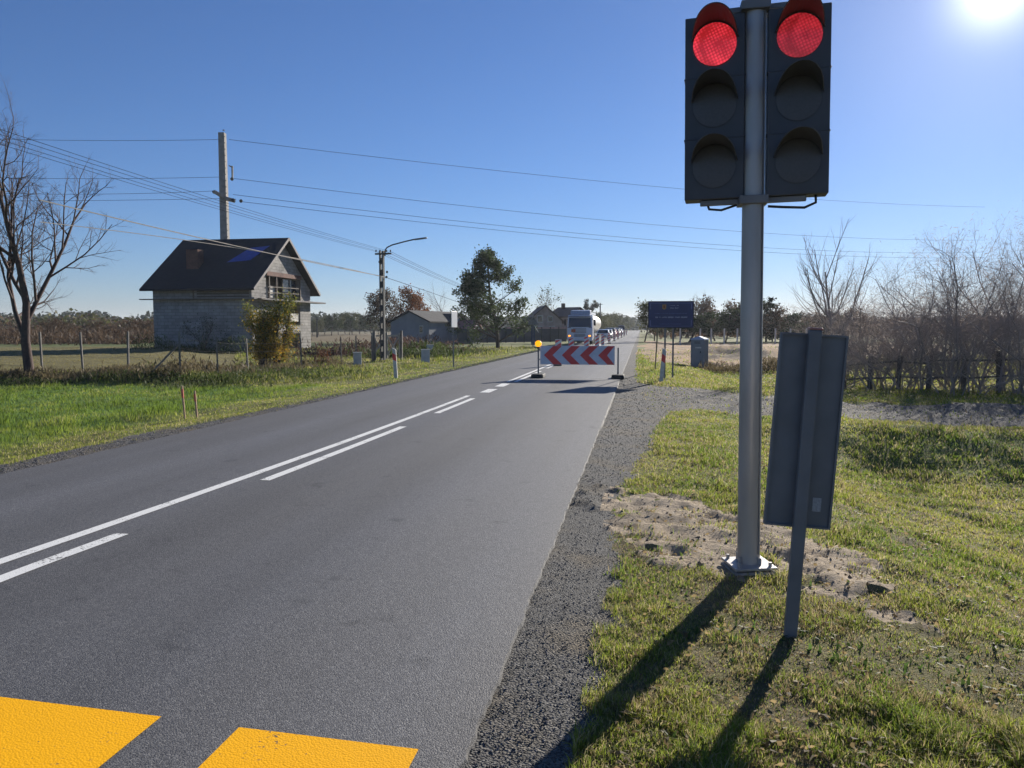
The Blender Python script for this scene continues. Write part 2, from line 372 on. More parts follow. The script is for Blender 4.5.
# ------------------------------------------------------------------ mesh builder
class MB:
    def __init__(s): s.v = []; s.f = []
    def add(s, vs, fs):
        o = len(s.v); s.v += [tuple(v) for v in vs]; s.f += [tuple(i + o for i in f) for f in fs]; return s
    def box(s, c, d, rz=0, rx=0, ry=0, taper=1.0, tapery=None):
        M = Matrix.Translation(Vector(c)) @ Matrix.Rotation(rz, 4, 'Z') @ Matrix.Rotation(ry, 4, 'Y') @ Matrix.Rotation(rx, 4, 'X')
        ty = taper if tapery is None else tapery
        vs = []
        for z in (-.5, .5):
            k = taper if z > 0 else 1; ky = ty if z > 0 else 1
            for x, y in ((-.5, -.5), (.5, -.5), (.5, .5), (-.5, .5)):
                vs.append(M @ Vector((x * d[0] * k, y * d[1] * ky, z * d[2])))
        return s.add(vs, [(3, 2, 1, 0), (4, 5, 6, 7), (0, 1, 5, 4), (1, 2, 6, 5), (2, 3, 7, 6), (3, 0, 4, 7)])
    def bar(s, a, b, w, d=None, up=(0, 0, 1)):
        a = Vector(a); b = Vector(b); d = d or w; t = (b - a).normalized(); u = Vector(up)
        if abs(t.dot(u)) > .98: u = Vector((0, 1, 0))
        x = t.cross(u).normalized(); y = x.cross(t).normalized(); vs = []
        for p in (a, b):
            for i, j in ((-.5, -.5), (.5, -.5), (.5, .5), (-.5, .5)): vs.append(p + x * i * w + y * j * d)
        return s.add(vs, [(3, 2, 1, 0), (4, 5, 6, 7), (0, 1, 5, 4), (1, 2, 6, 5), (2, 3, 7, 6), (3, 0, 4, 7)])
    def tube(s, pts, rad, n=8, cap=True):
        pts = [Vector(p) for p in pts]
        if not hasattr(rad, '__len__'): rad = [rad] * len(pts)
        o = len(s.v); ref = None
        for i, p in enumerate(pts):
            t = (pts[min(i + 1, len(pts) - 1)] - pts[max(i - 1, 0)])
            if t.length < 1e-9: t = Vector((0, 0, 1))
            t.normalize()
            if ref is None: ref = t.orthogonal().normalized()
            x = (ref - t * ref.dot(t))
            x = x.normalized() if x.length > 1e-6 else t.orthogonal().normalized()
            ref = x; y = t.cross(x)
            for k in range(n):
                a = 2 * math.pi * k / n; s.v.append(tuple(p + (x * math.cos(a) + y * math.sin(a)) * rad[i]))
        for i in range(len(pts) - 1):
            for k in range(n):
                k2 = (k + 1) % n
                s.f.append((o + i * n + k, o + i * n + k2, o + (i + 1) * n + k2, o + (i + 1) * n + k))
        if cap:
            s.f.append(tuple(o + k for k in reversed(range(n)))); m = o + (len(pts) - 1) * n
            s.f.append(tuple(m + k for k in range(n)))
        return s
    def prism(s, poly, y0, y1, plane='xz'):
        """polygon in xz pulled along y (or xy along z, or yz along x)"""
        n = len(poly); vs = []
        for q in (y0, y1):
            for a, b in poly:
                vs.append({'xz': (a, q, b), 'xy': (a, b, q), 'yz': (q, a, b)}[plane])
        fs = [tuple(range(n)), tuple(range(2 * n - 1, n - 1, -1))]
        fs += [(i, i + n, (i + 1) % n + n, (i + 1) % n) for i in range(n)]
        return s.add(vs, fs)
    def ball(s, c, r, n=8, m=5, sz=(1, 1, 1)):
        c = Vector(c); pts = []
        o = len(s.v)
        s.v.append(tuple(c + Vector((0, 0, r * sz[2]))))
        for i in range(1, m):
            th = math.pi * i / m
            for k in range(n):
                a = 2 * math.pi * k / n
                s.v.append(tuple(c + Vector((r * sz[0] * math.sin(th) * math.cos(a), r * sz[1] * math.sin(th) * math.sin(a), r * sz[2] * math.cos(th)))))
        s.v.append(tuple(c - Vector((0, 0, r * sz[2])))); e = len(s.v) - 1
        for k in range(n): s.f.append((o, o + 1 + k, o + 1 + (k + 1) % n))
        for i in range(m - 2):
            for k in range(n):
                a = o + 1 + i * n
                s.f.append((a + k, a + n + k, a + n + (k + 1) % n, a + (k + 1) % n))
        a = o + 1 + (m - 2) * n
        for k in range(n): s.f.append((e, a + (k + 1) % n, a + k))
        return s
    def build(s, name, m, parent=None, smooth=False, bevel=0, loc=None, autos=False):
        me = bpy.data.meshes.new(name); me.from_pydata(s.v, [], s.f); me.update()
        if smooth or autos:
            me.polygons.foreach_set('use_smooth', [True] * len(me.polygons))
            if autos: me.set_sharp_from_angle(angle=R(35))
        me.materials.append(m)
        o = bpy.data.objects.new(name, me); COL.objects.link(o)
        if parent: o.parent = parent
        if loc: o.location = loc
        if not parent and loc is None: pass
        if bevel:
            bv = o.modifiers.new('bevel', 'BEVEL'); bv.width = bevel; bv.segments = 2; bv.limit_method = 'ANGLE'
        import bmesh
        bm = bmesh.new(); bm.from_mesh(me); bmesh.ops.recalc_face_normals(bm, faces=bm.faces) if len(me.polygons) < 20000 else None
        bm.to_mesh(me); bm.free()
        return o

def thing(name, label, cat, loc=(0, 0, 0), rz=0, group=None):
    o = bpy.data.objects.new(name, None); COL.objects.link(o)
    o.location = loc; o.rotation_euler = (0, 0, rz); o.empty_display_size = .3
    return tag(o, label, cat, group)

def tag(o, label=None, cat=None, group=None, kind=None):
    if label: o['label'] = label
    if cat: o['category'] = cat
    if group: o['group'] = group
    if kind: o['kind'] = kind
    return o

def dup(root, loc, rz=None, label=None, scale=None):
    r = root.copy(); COL.objects.link(r); r.location = loc
    if rz is not None: r.rotation_euler = (0, 0, rz)
    if scale is not None: r.scale = scale if hasattr(scale, '__len__') else (scale,) * 3
    if label: r['label'] = label
    for ch in list(root.children):
        c = ch.copy(); COL.objects.link(c); c.parent = r
        for g in ch.children:
            d = g.copy(); COL.objects.link(d); d.parent = c
    return r

def np_mesh(name, verts, faces, m, col=None, parent=None, smooth=False):
    """faces: (n,3) or (n,4) array"""
    me = bpy.data.meshes.new(name)
    k = faces.shape[1]
    me.vertices.add(len(verts)); me.vertices.foreach_set('co', np.asarray(verts, np.float32).ravel())
    me.loops.add(faces.size); me.loops.foreach_set('vertex_index', faces.astype(np.int32).ravel())
    me.polygons.add(len(faces)); me.polygons.foreach_set('loop_start', np.arange(0, faces.size, k, dtype=np.int32))
    me.polygons.foreach_set('loop_total', np.full(len(faces), k, np.int32))
    me.polygons.foreach_set('use_smooth', np.full(len(faces), bool(smooth)))
    if col is not None:
        at = me.color_attributes.new('Col', 'FLOAT_COLOR', 'POINT')
        c4 = np.ones((len(verts), 4), np.float32); c4[:, :3] = col
        at.data.foreach_set('color', c4.ravel())
    me.update(calc_edges=True); me.validate()
    me.materials.append(m)
    o = bpy.data.objects.new(name, me); COL.objects.link(o)
    if parent: o.parent = parent
    return o

# ================================================================== SETTING: ground, road, markings
def axis(lo, hi, flo, fhi, step, grow):
    a = [flo]
    while a[-1] < fhi: a.append(a[-1] + step)
    st = step
    while a[-1] < hi: st *= grow; a.append(a[-1] + st)
    b = [flo]; st = step
    while b[-1] > lo: st *= grow; b.append(b[-1] - st)
    return np.array(sorted(set(b[1:] + a)))

xs = axis(-1800, 1800, -1.0, 4.5, .05, 1.022)
ys = axis(-60, 2600, 2.2, 9.5, .055, 1.0125)
GX, GY = np.meshgrid(xs, ys)
GZ = height(GX, GY)
nx, ny = len(xs), len(ys)
vx, vy = GX.ravel(), GY.ravel()
verts = np.stack([vx, vy, GZ.ravel()], 1)
ii, jj = np.meshgrid(np.arange(nx - 1), np.arange(ny - 1))
i0 = (jj * nx + ii).ravel()
quads = np.stack([i0, i0 + 1, i0 + nx + 1, i0 + nx], 1)
fx = vx[quads].mean(1); fy = vy[quads].mean(1)

def mixc(c, d, t): return c * (1 - t[:, None]) + np.array(d)[None, :] * t[:, None]

def ground_col(x, y):
    cx, f = cam_xf(x, y); r = cx / np.maximum(f, 1)
    n1 = fbm(x * .8, y * .8, 71); n2 = fbm(x * .15, y * .15, 72); n3 = fbm(x * 5, y * 5, 73)
    c = np.tile(np.array([.17, .175, .05]), (len(x), 1))
    c = mixc(c, (.20, .165, .08), sstep(.45, .7, n1) * .6)          # thin patches of earth and straw
    c = mixc(c, (.12, .17, .03), sstep(.5, .7, n2) * .5)
    # dug and trodden earth near the traffic light
    near = (y < 12) & (x > -1)
    c = np.where(near[:, None], mixc(mixc(c, (.19, .15, .085), sstep(.46, .6, fbm(x * 1.6, y * 1.6, 33, 3)) * .45), (.16, .125, .075), sstep(.42, .62, n3) * .6), c)
    left = x < -8
    lush = sstep(26.5, 24.5, f + (r + .5) * 4) * sstep(-8.6, -10.5, x + (n1 - .5) * 1.2)
    c = np.where(left[:, None], mixc(c, (.10, .20, .03), lush * .9), c)
    # rough grass bank between fence and road further on
    fence = left & (f > 28) & (f < 62)
    c = np.where(fence[:, None], mixc(c, (.11, .105, .035), sstep(.35, .6, n1) * .7), c)
    # mown tan field behind the fence
    fld = sstep(28, 29.5, f + (r + .5) * 4) * sstep(-13, -17, x)
    c = mixc(c, (.17, .145, .06), fld * .8)
    c = mixc(c, (.09, .13, .035), fld * sstep(62, 72, f) * sstep(110, 90, f) * .8)
    c = mixc(c, (.13, .085, .045), sstep(100, 120, f) * (x < -15) * .7)
    # far fields
    c = mixc(c, (.10, .11, .045), sstep(200, 400, f) * .6)
    return c
gcol = ground_col(vx, vy)
smask = sand_mask(vx, vy)
scol = np.where((vy > 20)[:, None], np.array([.40, .255, .13])[None, :], np.array([.40, .32, .225])[None, :]) * (.75 + .5 * fbm(vx * 3, vy * 3, 81))[:, None]
scol = mixc(scol, (.12, .10, .075), sstep(.5, .7, fbm(vx * 6, vy * 6, 82)) * .55)
farsoil = sstep(.52, .66, fbm(vx * .45, vy * .45, 83)) * (vy > 20)
scol = mixc(scol, (.13, .10, .07), farsoil * .8)

MATS['soil'] = attr_mat('soil_and_turf', .95, nscale=35, bump=.9, bscale=50)
sandm = attr_mat('sand', .95, nscale=30, bump=1.0, bscale=26, lo=.7, hi=1.3)
GRAV = gravel_mat()
inroad = (fx > ROAD_L + .12) & (fx < ROAD_R - .12) & (fy > -55)
kd = drive_mask(fx, fy) > .5
ks = (shoulder_mask(fx, fy) > .5) & ~kd & (fx > ROAD_L - 1.2) & (fx < ROAD_R + 1.3) & ~inroad
kn = sand_mask(fx, fy) > .5
ks = ks & ~(kn & (fx > -.35)); kn = kn & ~ks & ~kd & ~inroad
def sub(name, mask, m, col):
    q = quads[mask]; u, inv = np.unique(q, return_inverse=True)
    o = np_mesh(name, verts[u], inv.reshape(q.shape), m, col[u], smooth=True)
    o['kind'] = 'structure'
    return o
sub('ground', ~(kd | ks | kn), MATS['soil'], gcol)
sub('gravel_driveway', kd, GRAV, gcol)
sub('gravel_shoulder', ks & (fx > -3), GRAV, gcol)
ls = sub('gravel_verge', ks & (fx < -3), GRAV, gcol)
sub('sand', kn, sandm, scol)

# road slab with a slightly crumbling edge
ASPH = asphalt_mat()
yy = np.concatenate([np.arange(-40, 2, .5), np.arange(2, 30, .06), np.geomspace(30, 240, 200)[1:]])
el = ROAD_L + (fbm(yy * 4, yy * 0, 91) - .5) * .06
er = ROAD_R + (fbm(yy * 5, yy * 0 + 9, 92) - .5) * .02 + (fbm(yy * 22, yy * 0 + 9, 93) - .5) * .03
rv = []; 
for k, (xx, zz) in enumerate([(el - .02, -.06), (el, 0), (er, 0), (er + .02, -.06)]):
    rv.append(np.stack([xx, yy, np.full_like(yy, zz)], 1))
rv = np.stack(rv, 1).reshape(-1, 3); n = len(yy); q = []
for k in range(3):
    a = np.arange(n - 1) * 4 + k
    q.append(np.stack([a, a + 1, a + 5, a + 4], 1))
road = np_mesh('road', rv, np.concatenate(q), ASPH); tag(road, kind='structure')
# the road far ahead climbs very gently
yf = np.geomspace(240, 1600, 80)
zf = height(np.full_like(yf, -4.0), yf) + .055
rv = np.stack([np.stack([np.full_like(yf, x), yf, zf], 1) for x in (ROAD_L, ROAD_R)], 1).reshape(-1, 3)
a = np.arange(len(yf) - 1) * 2
rf = np_mesh('road', rv, np.stack([a, a + 1, a + 3, a + 2], 1), ASPH); tag(rf, kind='structure')

WHITE = paint_mat('white_road_paint', (.78, .78, .75), .60)
YELLOW = paint_mat('yellow_road_paint', (.98, .47, .0), .66)
def strip(name, y0, y1, xf, w, m, z=.004):
    n = max(2, int((y1 - y0) / .25)); y = np.linspace(y0, y1, n)
    x = np.array([xf(t) for t in y])
    jl = (fbm(y * 30, y * 0, 5) - .5) * .008
    v = np.stack([np.stack([x - w / 2 + jl, y, y * 0 + z], 1), np.stack([x + w / 2 + jl, y, y * 0 + z], 1)], 1).reshape(-1, 3)
    a = np.arange(n - 1) * 2
    o = np_mesh(name, v, np.stack([a, a + 1, a + 3, a + 2], 1), m); o['kind'] = 'structure'
    return o
cl = lambda y: -4.10 - .36 * math.exp(-max(y - 4.5, 0) / 6.0)
dl = lambda y: -3.84 - .30 * math.exp(-max(y - 4.5, 0) / 5.5)
strip('centre_line', -10, 18.3, cl, .115, WHITE)
for a, b in ((1.46, 5.48), (7.7, 12.35), (14.4, 17.6)): strip('dashed_line', a, b, dl, .12, WHITE)
for a, b in ((19.25, 20.4), (21.3, 22.5)): strip('dashed_line', a, b, lambda y: -3.93, .26, WHITE)
strip('centre_line', 23.3, 240, lambda y: -4.02, .12, WHITE)
for k in range(16): strip('dashed_line', 23.3 + k * 8, 29.3 + k * 8, lambda y: -3.78, .12, WHITE)
def block(x0, x1, y1, y0=2.3):
    v = [(x0, y0 + .03, .004), (x1, y0, .004), (x1, y1 - (x1 - x0) * .05, .004), (x0, y1, .004)]
    o = MB().add(v, [(0, 1, 2, 3)]).build('yellow_road_marking', YELLOW); o['kind'] = 'structure'
block(-3.35, -1.99, 2.94); block(-1.62, -.84, 2.845); block(-5.0, -3.7, 3.0)

# ------------------------------------------------------------------ grass
def blades(name, x, y, hgt, wid, col, m, lean=.5, zoff=0.0):
    n = len(x); rng = np.random.default_rng(abs(hash(name)) % 1000 if False else len(x) % 997)
    z = height(x, y) - .01 + zoff
    a = rng.uniform(0, 2 * np.pi, n); dx = np.cos(a) * wid / 2; dy = np.sin(a) * wid / 2
    b = rng.uniform(0, 2 * np.pi, n); ln = rng.uniform(.1, 1, n) * lean * hgt
    lx = np.cos(b) * ln; ly = np.sin(b) * ln
    v = np.zeros((n, 5, 3), np.float32)
    v[:, 0] = np.stack([x - dx, y - dy, z], 1); v[:, 1] = np.stack([x + dx, y + dy, z], 1)
    mx, my, mz = x + lx * .35, y + ly * .35, z + hgt * .6
    v[:, 2] = np.stack([mx + dx * .8, my + dy * .8, mz], 1); v[:, 3] = np.stack([mx - dx * .8, my - dy * .8, mz], 1)
    v[:, 4] = np.stack([x + lx, y + ly, z + hgt * (1 - .25 * ln / np.maximum(hgt, 1e-4))], 1)
    o = np.arange(n) * 5
    tri = np.concatenate([np.stack([o, o + 1, o + 2], 1), np.stack([o, o + 2, o + 3], 1), np.stack([o + 3, o + 2, o + 4], 1)])
    c = np.repeat(col, 5, axis=0)
    ob = np_mesh(name, v.reshape(-1, 3), tri, m, c); tag(ob, kind='stuff')
    return ob
GRASS = attr_mat('grass_blade', .6, trans=.58, nscale=0)
rng = np.random.default_rng(5)
def polar(n, dmin, dmax, a0, a1):
    """spots spread so that nearer ground gets more of them"""
    d = np.exp(rng.uniform(math.log(dmin), math.log(dmax), n)); a = rng.uniform(a0, a1, n)
    c, s = math.cos(YAW), math.sin(YAW)
    X = np.sin(a) * d; F = np.cos(a) * d
    return X * c - F * s, X * s + F * c, d
def gcolors(n, x, y, lush):
    t = rng.uniform(0, 1, n); nn = fbm(x * .9, y * .9, 75)
    g = np.array([.125, .215, .03]); yg = np.array([.36, .37, .06]); st = np.array([.44, .38, .20])
    w = np.clip(nn * 1.3 - .1 + (t - .5) * .6, 0, 1)[:, None]
    c = g * (1 - w) + yg * w
    s = (rng.uniform(0, 1, n) < (.30 * (1 - lush) * np.clip(nn * 2, .3, 1.6)))[:, None]
    c = np.where(s, st[None, :], c) * rng.uniform(.65, 1.25, n)[:, None]
    c = c * (1 - lush[:, None]) + lush[:, None] * np.array([.15, .225, .035])[None, :] * rng.uniform(.6, 1.3, n)[:, None]
    return c
# right verge and meadow
x, y, d = polar(560000, 2.3, 60, R(-5), R(42))
k = (x > -.25) & (y > 1)
x, y, d = x[k], y[k], d[k]
k = (drive_mask(x, y) < rng.uniform(0, .6, len(x)) + (rng.uniform(0, 1, len(x)) < .03)) & (rng.uniform(0, 1, len(x)) > shoulder_mask(x, y) * .985) & (rng.uniform(0, 1, len(x)) > sand_mask(x, y) * (.80 + .19 * (fbm(x * 4, y * 4, 57) < .55)))
tuft = fbm(x * 3.6, y * 3.6, 21); k &= tuft > .14 + rng.uniform(-.06, .10, len(x))
worn = sstep(.50, .62, fbm(x * 1.6, y * 1.6, 33, 3)) * sstep(9, 7, y) * sstep(3.2, 1.8, x)
k &= rng.uniform(0, 1, len(x)) > .15 * worn
k &= np.hypot(x - .755, y - 5.43) > .235
x, y, d, tuft, worn = x[k], y[k], d[k], tuft[k], worn[k]
hh = (.024 + .050 * np.clip(tuft - .42, 0, 1) * 2.0) * rng.uniform(.5, 1.5, len(x)) * (1 + .5 * fbm(x * .5, y * .5, 22)) * np.clip(.8 + d * .02, 1, 1.8)
# coarser tufts at the lower right
hh *= 1 + 1.0 * sstep(.6, 1.6, x) * sstep(4.2, 3.0, y) * sstep(.4, .6, tuft)
gc = gcolors(len(x), x, y, np.zeros(len(x)))
dry = (rng.uniform(0, 1, len(x)) < .10 + .32 * worn)[:, None]
gc = np.where(dry, np.array([.36, .28, .15])[None, :] * rng.uniform(.4, 1.2, len(x))[:, None], gc)
blades('grass', x, y, hh * (1 - .35 * worn), .0042 * np.maximum(1, d / 4.5), gc, GRASS, 1.0)
# broad-leaved weeds among the grass
x, y, d = polar(5200, 2.3, 14, R(0), R(40)); k = (x > .1) & (fbm(x * 1.7, y * 1.7, 29) > .52) & (sand_mask(x, y) < .6) & (drive_mask(x, y) < .2); x, y = x[k], y[k]
w1 = rng.uniform(.3, 1.2, len(x))
blades('broad_weeds', x, y, .055 * w1, .017 * w1, np.array([.06, .10, .025])[None, :] * rng.uniform(.5, 1.5, len(x))[:, None], GRASS, 1.6)
# left verge
x, y, d = polar(230000, 8, 75, R(-38), R(6))
k = (x < -7.3)
x, y, d = x[k], y[k], d[k]
k = rng.uniform(0, 1, len(x)) > shoulder_mask(x, y) * .98
cx, f = cam_xf(x, y); r_ = cx / f
field = (f + (r_ + .5) * 4 > 28.5) & (r_ < -.36)
k &= ~(field & (rng.uniform(0, 1, len(x)) > .45))
x, y, d, f, r_, field = x[k], y[k], d[k], f[k], r_[k], field[k]
lush = sstep(26.5, 24.5, f + (r_ + .5) * 4) * sstep(-8.8, -10.4, x + (fbm(x * .8, y * .8, 71) - .5) * 1.2)
rough = ((f > 26) & ~field).astype(float) * sstep(-8.5, -10.5, x)
tuft = fbm(x * .9, y * .9, 23)
hh = (.04 + .03 * lush + lush * .08 * sstep(.55, .7, tuft) + rough * .22 * np.clip(tuft - .4, 0, 1) * 2.5) * rng.uniform(.5, 1.5, len(x))
cc = gcolors(len(x), x, y, lush * (.35 + .6 * sstep(.3, .6, fbm(x * .7, y * .7, 24))))
cc = cc * (.62 + .6 * fbm(x * 1.9, y * 1.9, 25))[:, None]
cc = np.where((rough > .3)[:, None] & (rng.uniform(0, 1, len(x)) < .45)[:, None], np.array([.17, .18, .05])[None, :] * rng.uniform(.6, 1.3, len(x))[:, None], cc)
cc = np.where(field[:, None], np.array([.24, .21, .08])[None, :] * rng.uniform(.6, 1.3, len(x))[:, None], cc)
blades('grass', x, y, hh, .006 * np.maximum(1, d / 9), cc, GRASS, .7)

# loose stones on the shoulder
def stones(name, x, y, size, col, m, zoff=0):
    n = len(x); z = height(x, y) + zoff
    base = np.array([(1, 0, 0), (0, 1, 0), (-1, 0, 0), (0, -1, 0), (0, 0, .75), (0, 0, -.75)], float)
    v = base[None] * (size[:, None, None]) * rng.uniform(.55, 1.3, (n, 6, 1))
    a = rng.uniform(0, 6.28, n); ca, sa = np.cos(a), np.sin(a)
    X = v[:, :, 0] * ca[:, None] - v[:, :, 1] * sa[:, None]; Y = v[:, :, 0] * sa[:, None] + v[:, :, 1] * ca[:, None]
    tl = rng.uniform(-.6, .6, (n, 1)); Z = v[:, :, 2] + X * tl
    V = np.stack([X + x[:, None], Y + y[:, None], Z + z[:, None]], 2)
    F = np.array([(0, 1, 4), (1, 2, 4), (2, 3, 4), (3, 0, 4), (1, 0, 5), (2, 1, 5), (3, 2, 5), (0, 3, 5)])
    fa = (F[None] + (np.arange(n) * 6)[:, None, None]).reshape(-1, 3)
    o = np_mesh(name, V.reshape(-1, 3), fa, m, np.repeat(col, 6, axis=0)); tag(o, kind='stuff')
STONE = attr_mat('stone_chip', .85, nscale=0)
x, y, d = polar(90000, 2.4, 26, R(-12), R(40))
k = (x > ROAD_R - .03) & (np.maximum(shoulder_mask(x, y), drive_mask(x, y)) > rng.uniform(.05, .9, len(x)))
k &= ~((x < ROAD_R + .03) & (rng.uniform(0, 1, len(x)) > .35))
x, y, d = x[k], y[k], d[k]
g_ = rng.uniform(.03, .20, len(x)) ** 1.0; tint = rng.uniform(.9, 1.1, (len(x), 3)) * np.array([1, .98, .95])
stones('loose_gravel', x, y, rng.uniform(.0022, .0075, len(x)) * np.maximum(1, d / 6) ** .8, g_[:, None] * tint, STONE)
x = rng.uniform(-7.75, -7.02, 16000); y = np.exp(rng.uniform(math.log(7), math.log(60), 16000))
g_ = rng.uniform(.06, .30, len(x))
stones('loose_gravel', x, y, rng.uniform(.005, .013, len(x)) * np.maximum(1, y / 14), g_[:, None] * np.array([1, .93, .85]), STONE)
x, y, d = polar(5000, 3, 9, R(0), R(36)); k = sand_mask(x, y) > .5; x, y = x[k], y[k]
g_ = rng.uniform(.10, .36, len(x))
stones('sand_clods', x, y, rng.uniform(.10, .26, len(x)) ** 3, g_[:, None] * np.array([1, .82, .6]), STONE)
# dead leaves and straw lying in the grass
x, y, d = polar(2600, 2.4, 12, R(2), R(40)); k = (x > -.1); x, y = x[k], y[k]
blades('fallen_leaves', x, y, np.full(len(x), .02) * rng.uniform(.5, 1.5, len(x)), np.full(len(x), .022) * rng.uniform(.5, 1.4, len(x)),
       np.array([.24, .18, .09])[None, :] * rng.uniform(.5, 1.5, len(x))[:, None], GRASS, 3.0, zoff=.03)

# ================================================================== trees and shrubs
BARK = mat('bark', (.10, .075, .06), .9, col2=(.05, .038, .032), scale=14, bump=.8, bscale=30)
REDBARK = mat('reddish_bark', (.095, .058, .046), .9, col2=(.05, .034, .03), scale=10, bump=.6, bscale=30)
TWIG2 = mat('grey_brown_twigs', (.36, .30, .265), .8, col2=(.24, .195, .175), scale=3)
TWIG = mat('bare_twigs', (.12, .085, .072), .85, col2=(.07, .05, .045), scale=3)
BIRCHB = mat('birch_bark', (.45, .43, .40), .8, col2=(.10, .09, .085), scale=3)
def leafmat(name, c, c2, tr=.35): return mat(name, c, .7, col2=c2, scale=.9, trans=tr, island=True, spec=.3)
LEAF = {
 'dark': leafmat('dark_foliage', (.045, .065, .022), (.025, .038, .014)),
 'green': leafmat('green_foliage', (.075, .095, .025), (.04, .06, .02)),
 'rust': leafmat('rusty_foliage', (.22, .085, .03), (.12, .055, .025)),
 'brown': leafmat('brown_foliage', (.13, .085, .05), (.075, .05, .035)),
 'gold': leafmat('golden_foliage', (.48, .29, .03), (.26, .18, .03), .5),
 'alder': leafmat('alder_foliage', (.085, .11, .045), (.05, .07, .03), .4),
 'twig': leafmat('fine_twigs', (.42, .35, .30), (.28, .23, .20), .45),
 'yellowgreen': leafmat('yellow_green_foliage', (.20, .21, .045), (.11, .12, .03), .5),
 'olive': leafmat('olive_foliage', (.10, .10, .03), (.05, .055, .02)),
 'conifer': leafmat('needle_foliage', (.035, .05, .022), (.018, .028, .014), .2),
}
class Tree:
    def __init__(s, seed): s.r = random.Random(seed); s.mb = MB(); s.tips = []
    def branch(s, p, d, L, rad, lev, cfg):
        """cfg: levels list of (children, length ratio, angle, sides)"""
        r = s.r; nseg = 5 if lev < 2 else (4 if lev == 2 else 3)
        pts = [p.copy()]; dirs = []; w = cfg.get('wander', .18); up = cfg.get('up', .1)
        d = d.normalized()
        for i in range(nseg):
            d = (d + Vector((r.gauss(0, w), r.gauss(0, w), r.gauss(0, w) + up))).normalized()
            dirs.append(d.copy()); p = p + d * (L / nseg); pts.append(p.copy())
        last = lev >= cfg['levels']
        rads = [rad * (1 - (.7 if not last else .8) * i / nseg) for i in range(nseg + 1)]
        s.mb.tube(pts, rads, [8, 6, 4, 3, 3, 3][min(lev, 5)] if not cfg.get('thin') else 3, cap=False)
        if last:
            s.tips += [pts[-1], pts[-2]]
            return
        nch, lr, ang = cfg['lv'][lev]
        for k in range(nch):
            t = cfg.get('start', .3) if lev == 0 else .15
            u = t + (1 - t) * (k + r.random()) / nch
            i = min(int(u * nseg), nseg - 1); q = pts[i].lerp(pts[i + 1], u * nseg - i)
            dd = dirs[i]; o = dd.orthogonal().normalized(); o = Matrix.Rotation(r.uniform(0, 6.283), 3, dd) @ o
            a = R(ang) * r.uniform(.65, 1.3)
            nd = dd * math.cos(a) + o * math.sin(a)
            s.branch(q, nd, L * lr * (cfg.get('t0', 1.15) - cfg.get('t1', .55) * u) * r.uniform(.75, 1.2), rads[i] * cfg.get('rr', .55), lev + 1, cfg)
        if lev > 0: s.tips.append(pts[-1])
def leaves(tips, n, size, jit, seed, flat=.6):
    rg = np.random.default_rng(seed); T = np.array([tuple(t) for t in tips]); c = T[rg.integers(0, len(T), n)]
    c = c + rg.normal(0, jit, (n, 3))
    a = rg.normal(0, 1, (n, 3)); a /= np.linalg.norm(a, axis=1)[:, None]
    b = np.cross(a, rg.normal(0, 1, (n, 3))); b /= np.linalg.norm(b, axis=1)[:, None]
    s = size * rg.uniform(.5, 1.3, n)[:, None]
    v = np.stack([c - a * s, c + b * s * flat, c + a * s, c - b * s * flat], 1).reshape(-1, 3)
    o = np.arange(n) * 4
    return v, np.stack([o, o + 1, o + 2, o + 3], 1)
def make_tree(name, label, loc, h, cfg, seed, bark, leaf=None, nleaf=0, lsize=.1, jit=.3, group=None, cat='tree', rad=None, dirn=(0, 0, 1), rz=0, trunks=1, spread=0.0, flat=.6):
    root = thing(name, label, cat, loc, rz, group); T = Tree(seed)
    for k in range(trunks):
        a = 6.283 * k / trunks + T.r.random(); rr = spread * T.r.uniform(.3, 1)
        d = Vector(dirn) + (Vector((math.cos(a), math.sin(a), 0)) * (.35 if trunks > 1 else 0) * T.r.uniform(.4, 1.3))
        T.branch(Vector((math.cos(a) * rr, math.sin(a) * rr, -.1)), d, h * cfg.get('trunk', .6) * (T.r.uniform(.75, 1.1) if trunks > 1 else 1), rad or h * .018, 0, cfg)
    T.mb.build('trunk' if cat == 'tree' else 'branches', bark, root, smooth=True)
    if nleaf:
        v, q = leaves(T.tips, nleaf, lsize, jit, seed, flat)
        np_mesh('crown' if cat == 'tree' else 'leaves', v, q, leaf, parent=root)
    return root

# big bare tree on the left edge
tb = P(30, 376, 27.5)
make_tree('bare_tree', 'large leafless tree with forking reddish limbs at the left edge of the picture', (tb.x, tb.y, H1(tb.x, tb.y)), 11.3,
          dict(levels=5, lv=[(7, .80, 34), (9, .54, 42), (7, .50, 42), (5, .52, 42), (4, .6, 40)], trunk=.60, start=.12, up=.09, wander=.15, rr=.58), 12, REDBARK, rad=.17, dirn=(-.12, 0, 1))
# autumn bush before the house
p = P(270, 366, 37); p.z = H1(p.x, p.y)
make_tree('young_birch', 'leafy bush turning gold, growing in front of the unfinished house', p, 3.6,
          dict(levels=3, lv=[(10, .20, 45), (5, .5, 45), (4, .5, 40)], trunk=.86, start=.08, up=.15, wander=.1, rr=.5), 5, BARK, LEAF['yellowgreen'], 15000, .048, .17, cat='bush', trunks=7, spread=.42)
bush = [o for o in COL.objects if o.name.startswith('young_birch')][0]
lv = [c for c in bush.children if c.name.startswith('leaves')][0]
# golden leaves are mostly low in the bush
me = lv.data; me.materials.append(LEAF['gold'])
idx = np.zeros(len(me.polygons), np.int32); rg = np.random.default_rng(3)
zc = np.array([pp.center.z for pp in me.polygons]); idx[rg.uniform(0, 1, len(zc)) < np.clip(1.05 - zc / 3.0, .08, .8)] = 1
me.polygons.foreach_set('material_index', idx); me.update()
lv['label'] = 'green leaves turning golden towards the bottom'

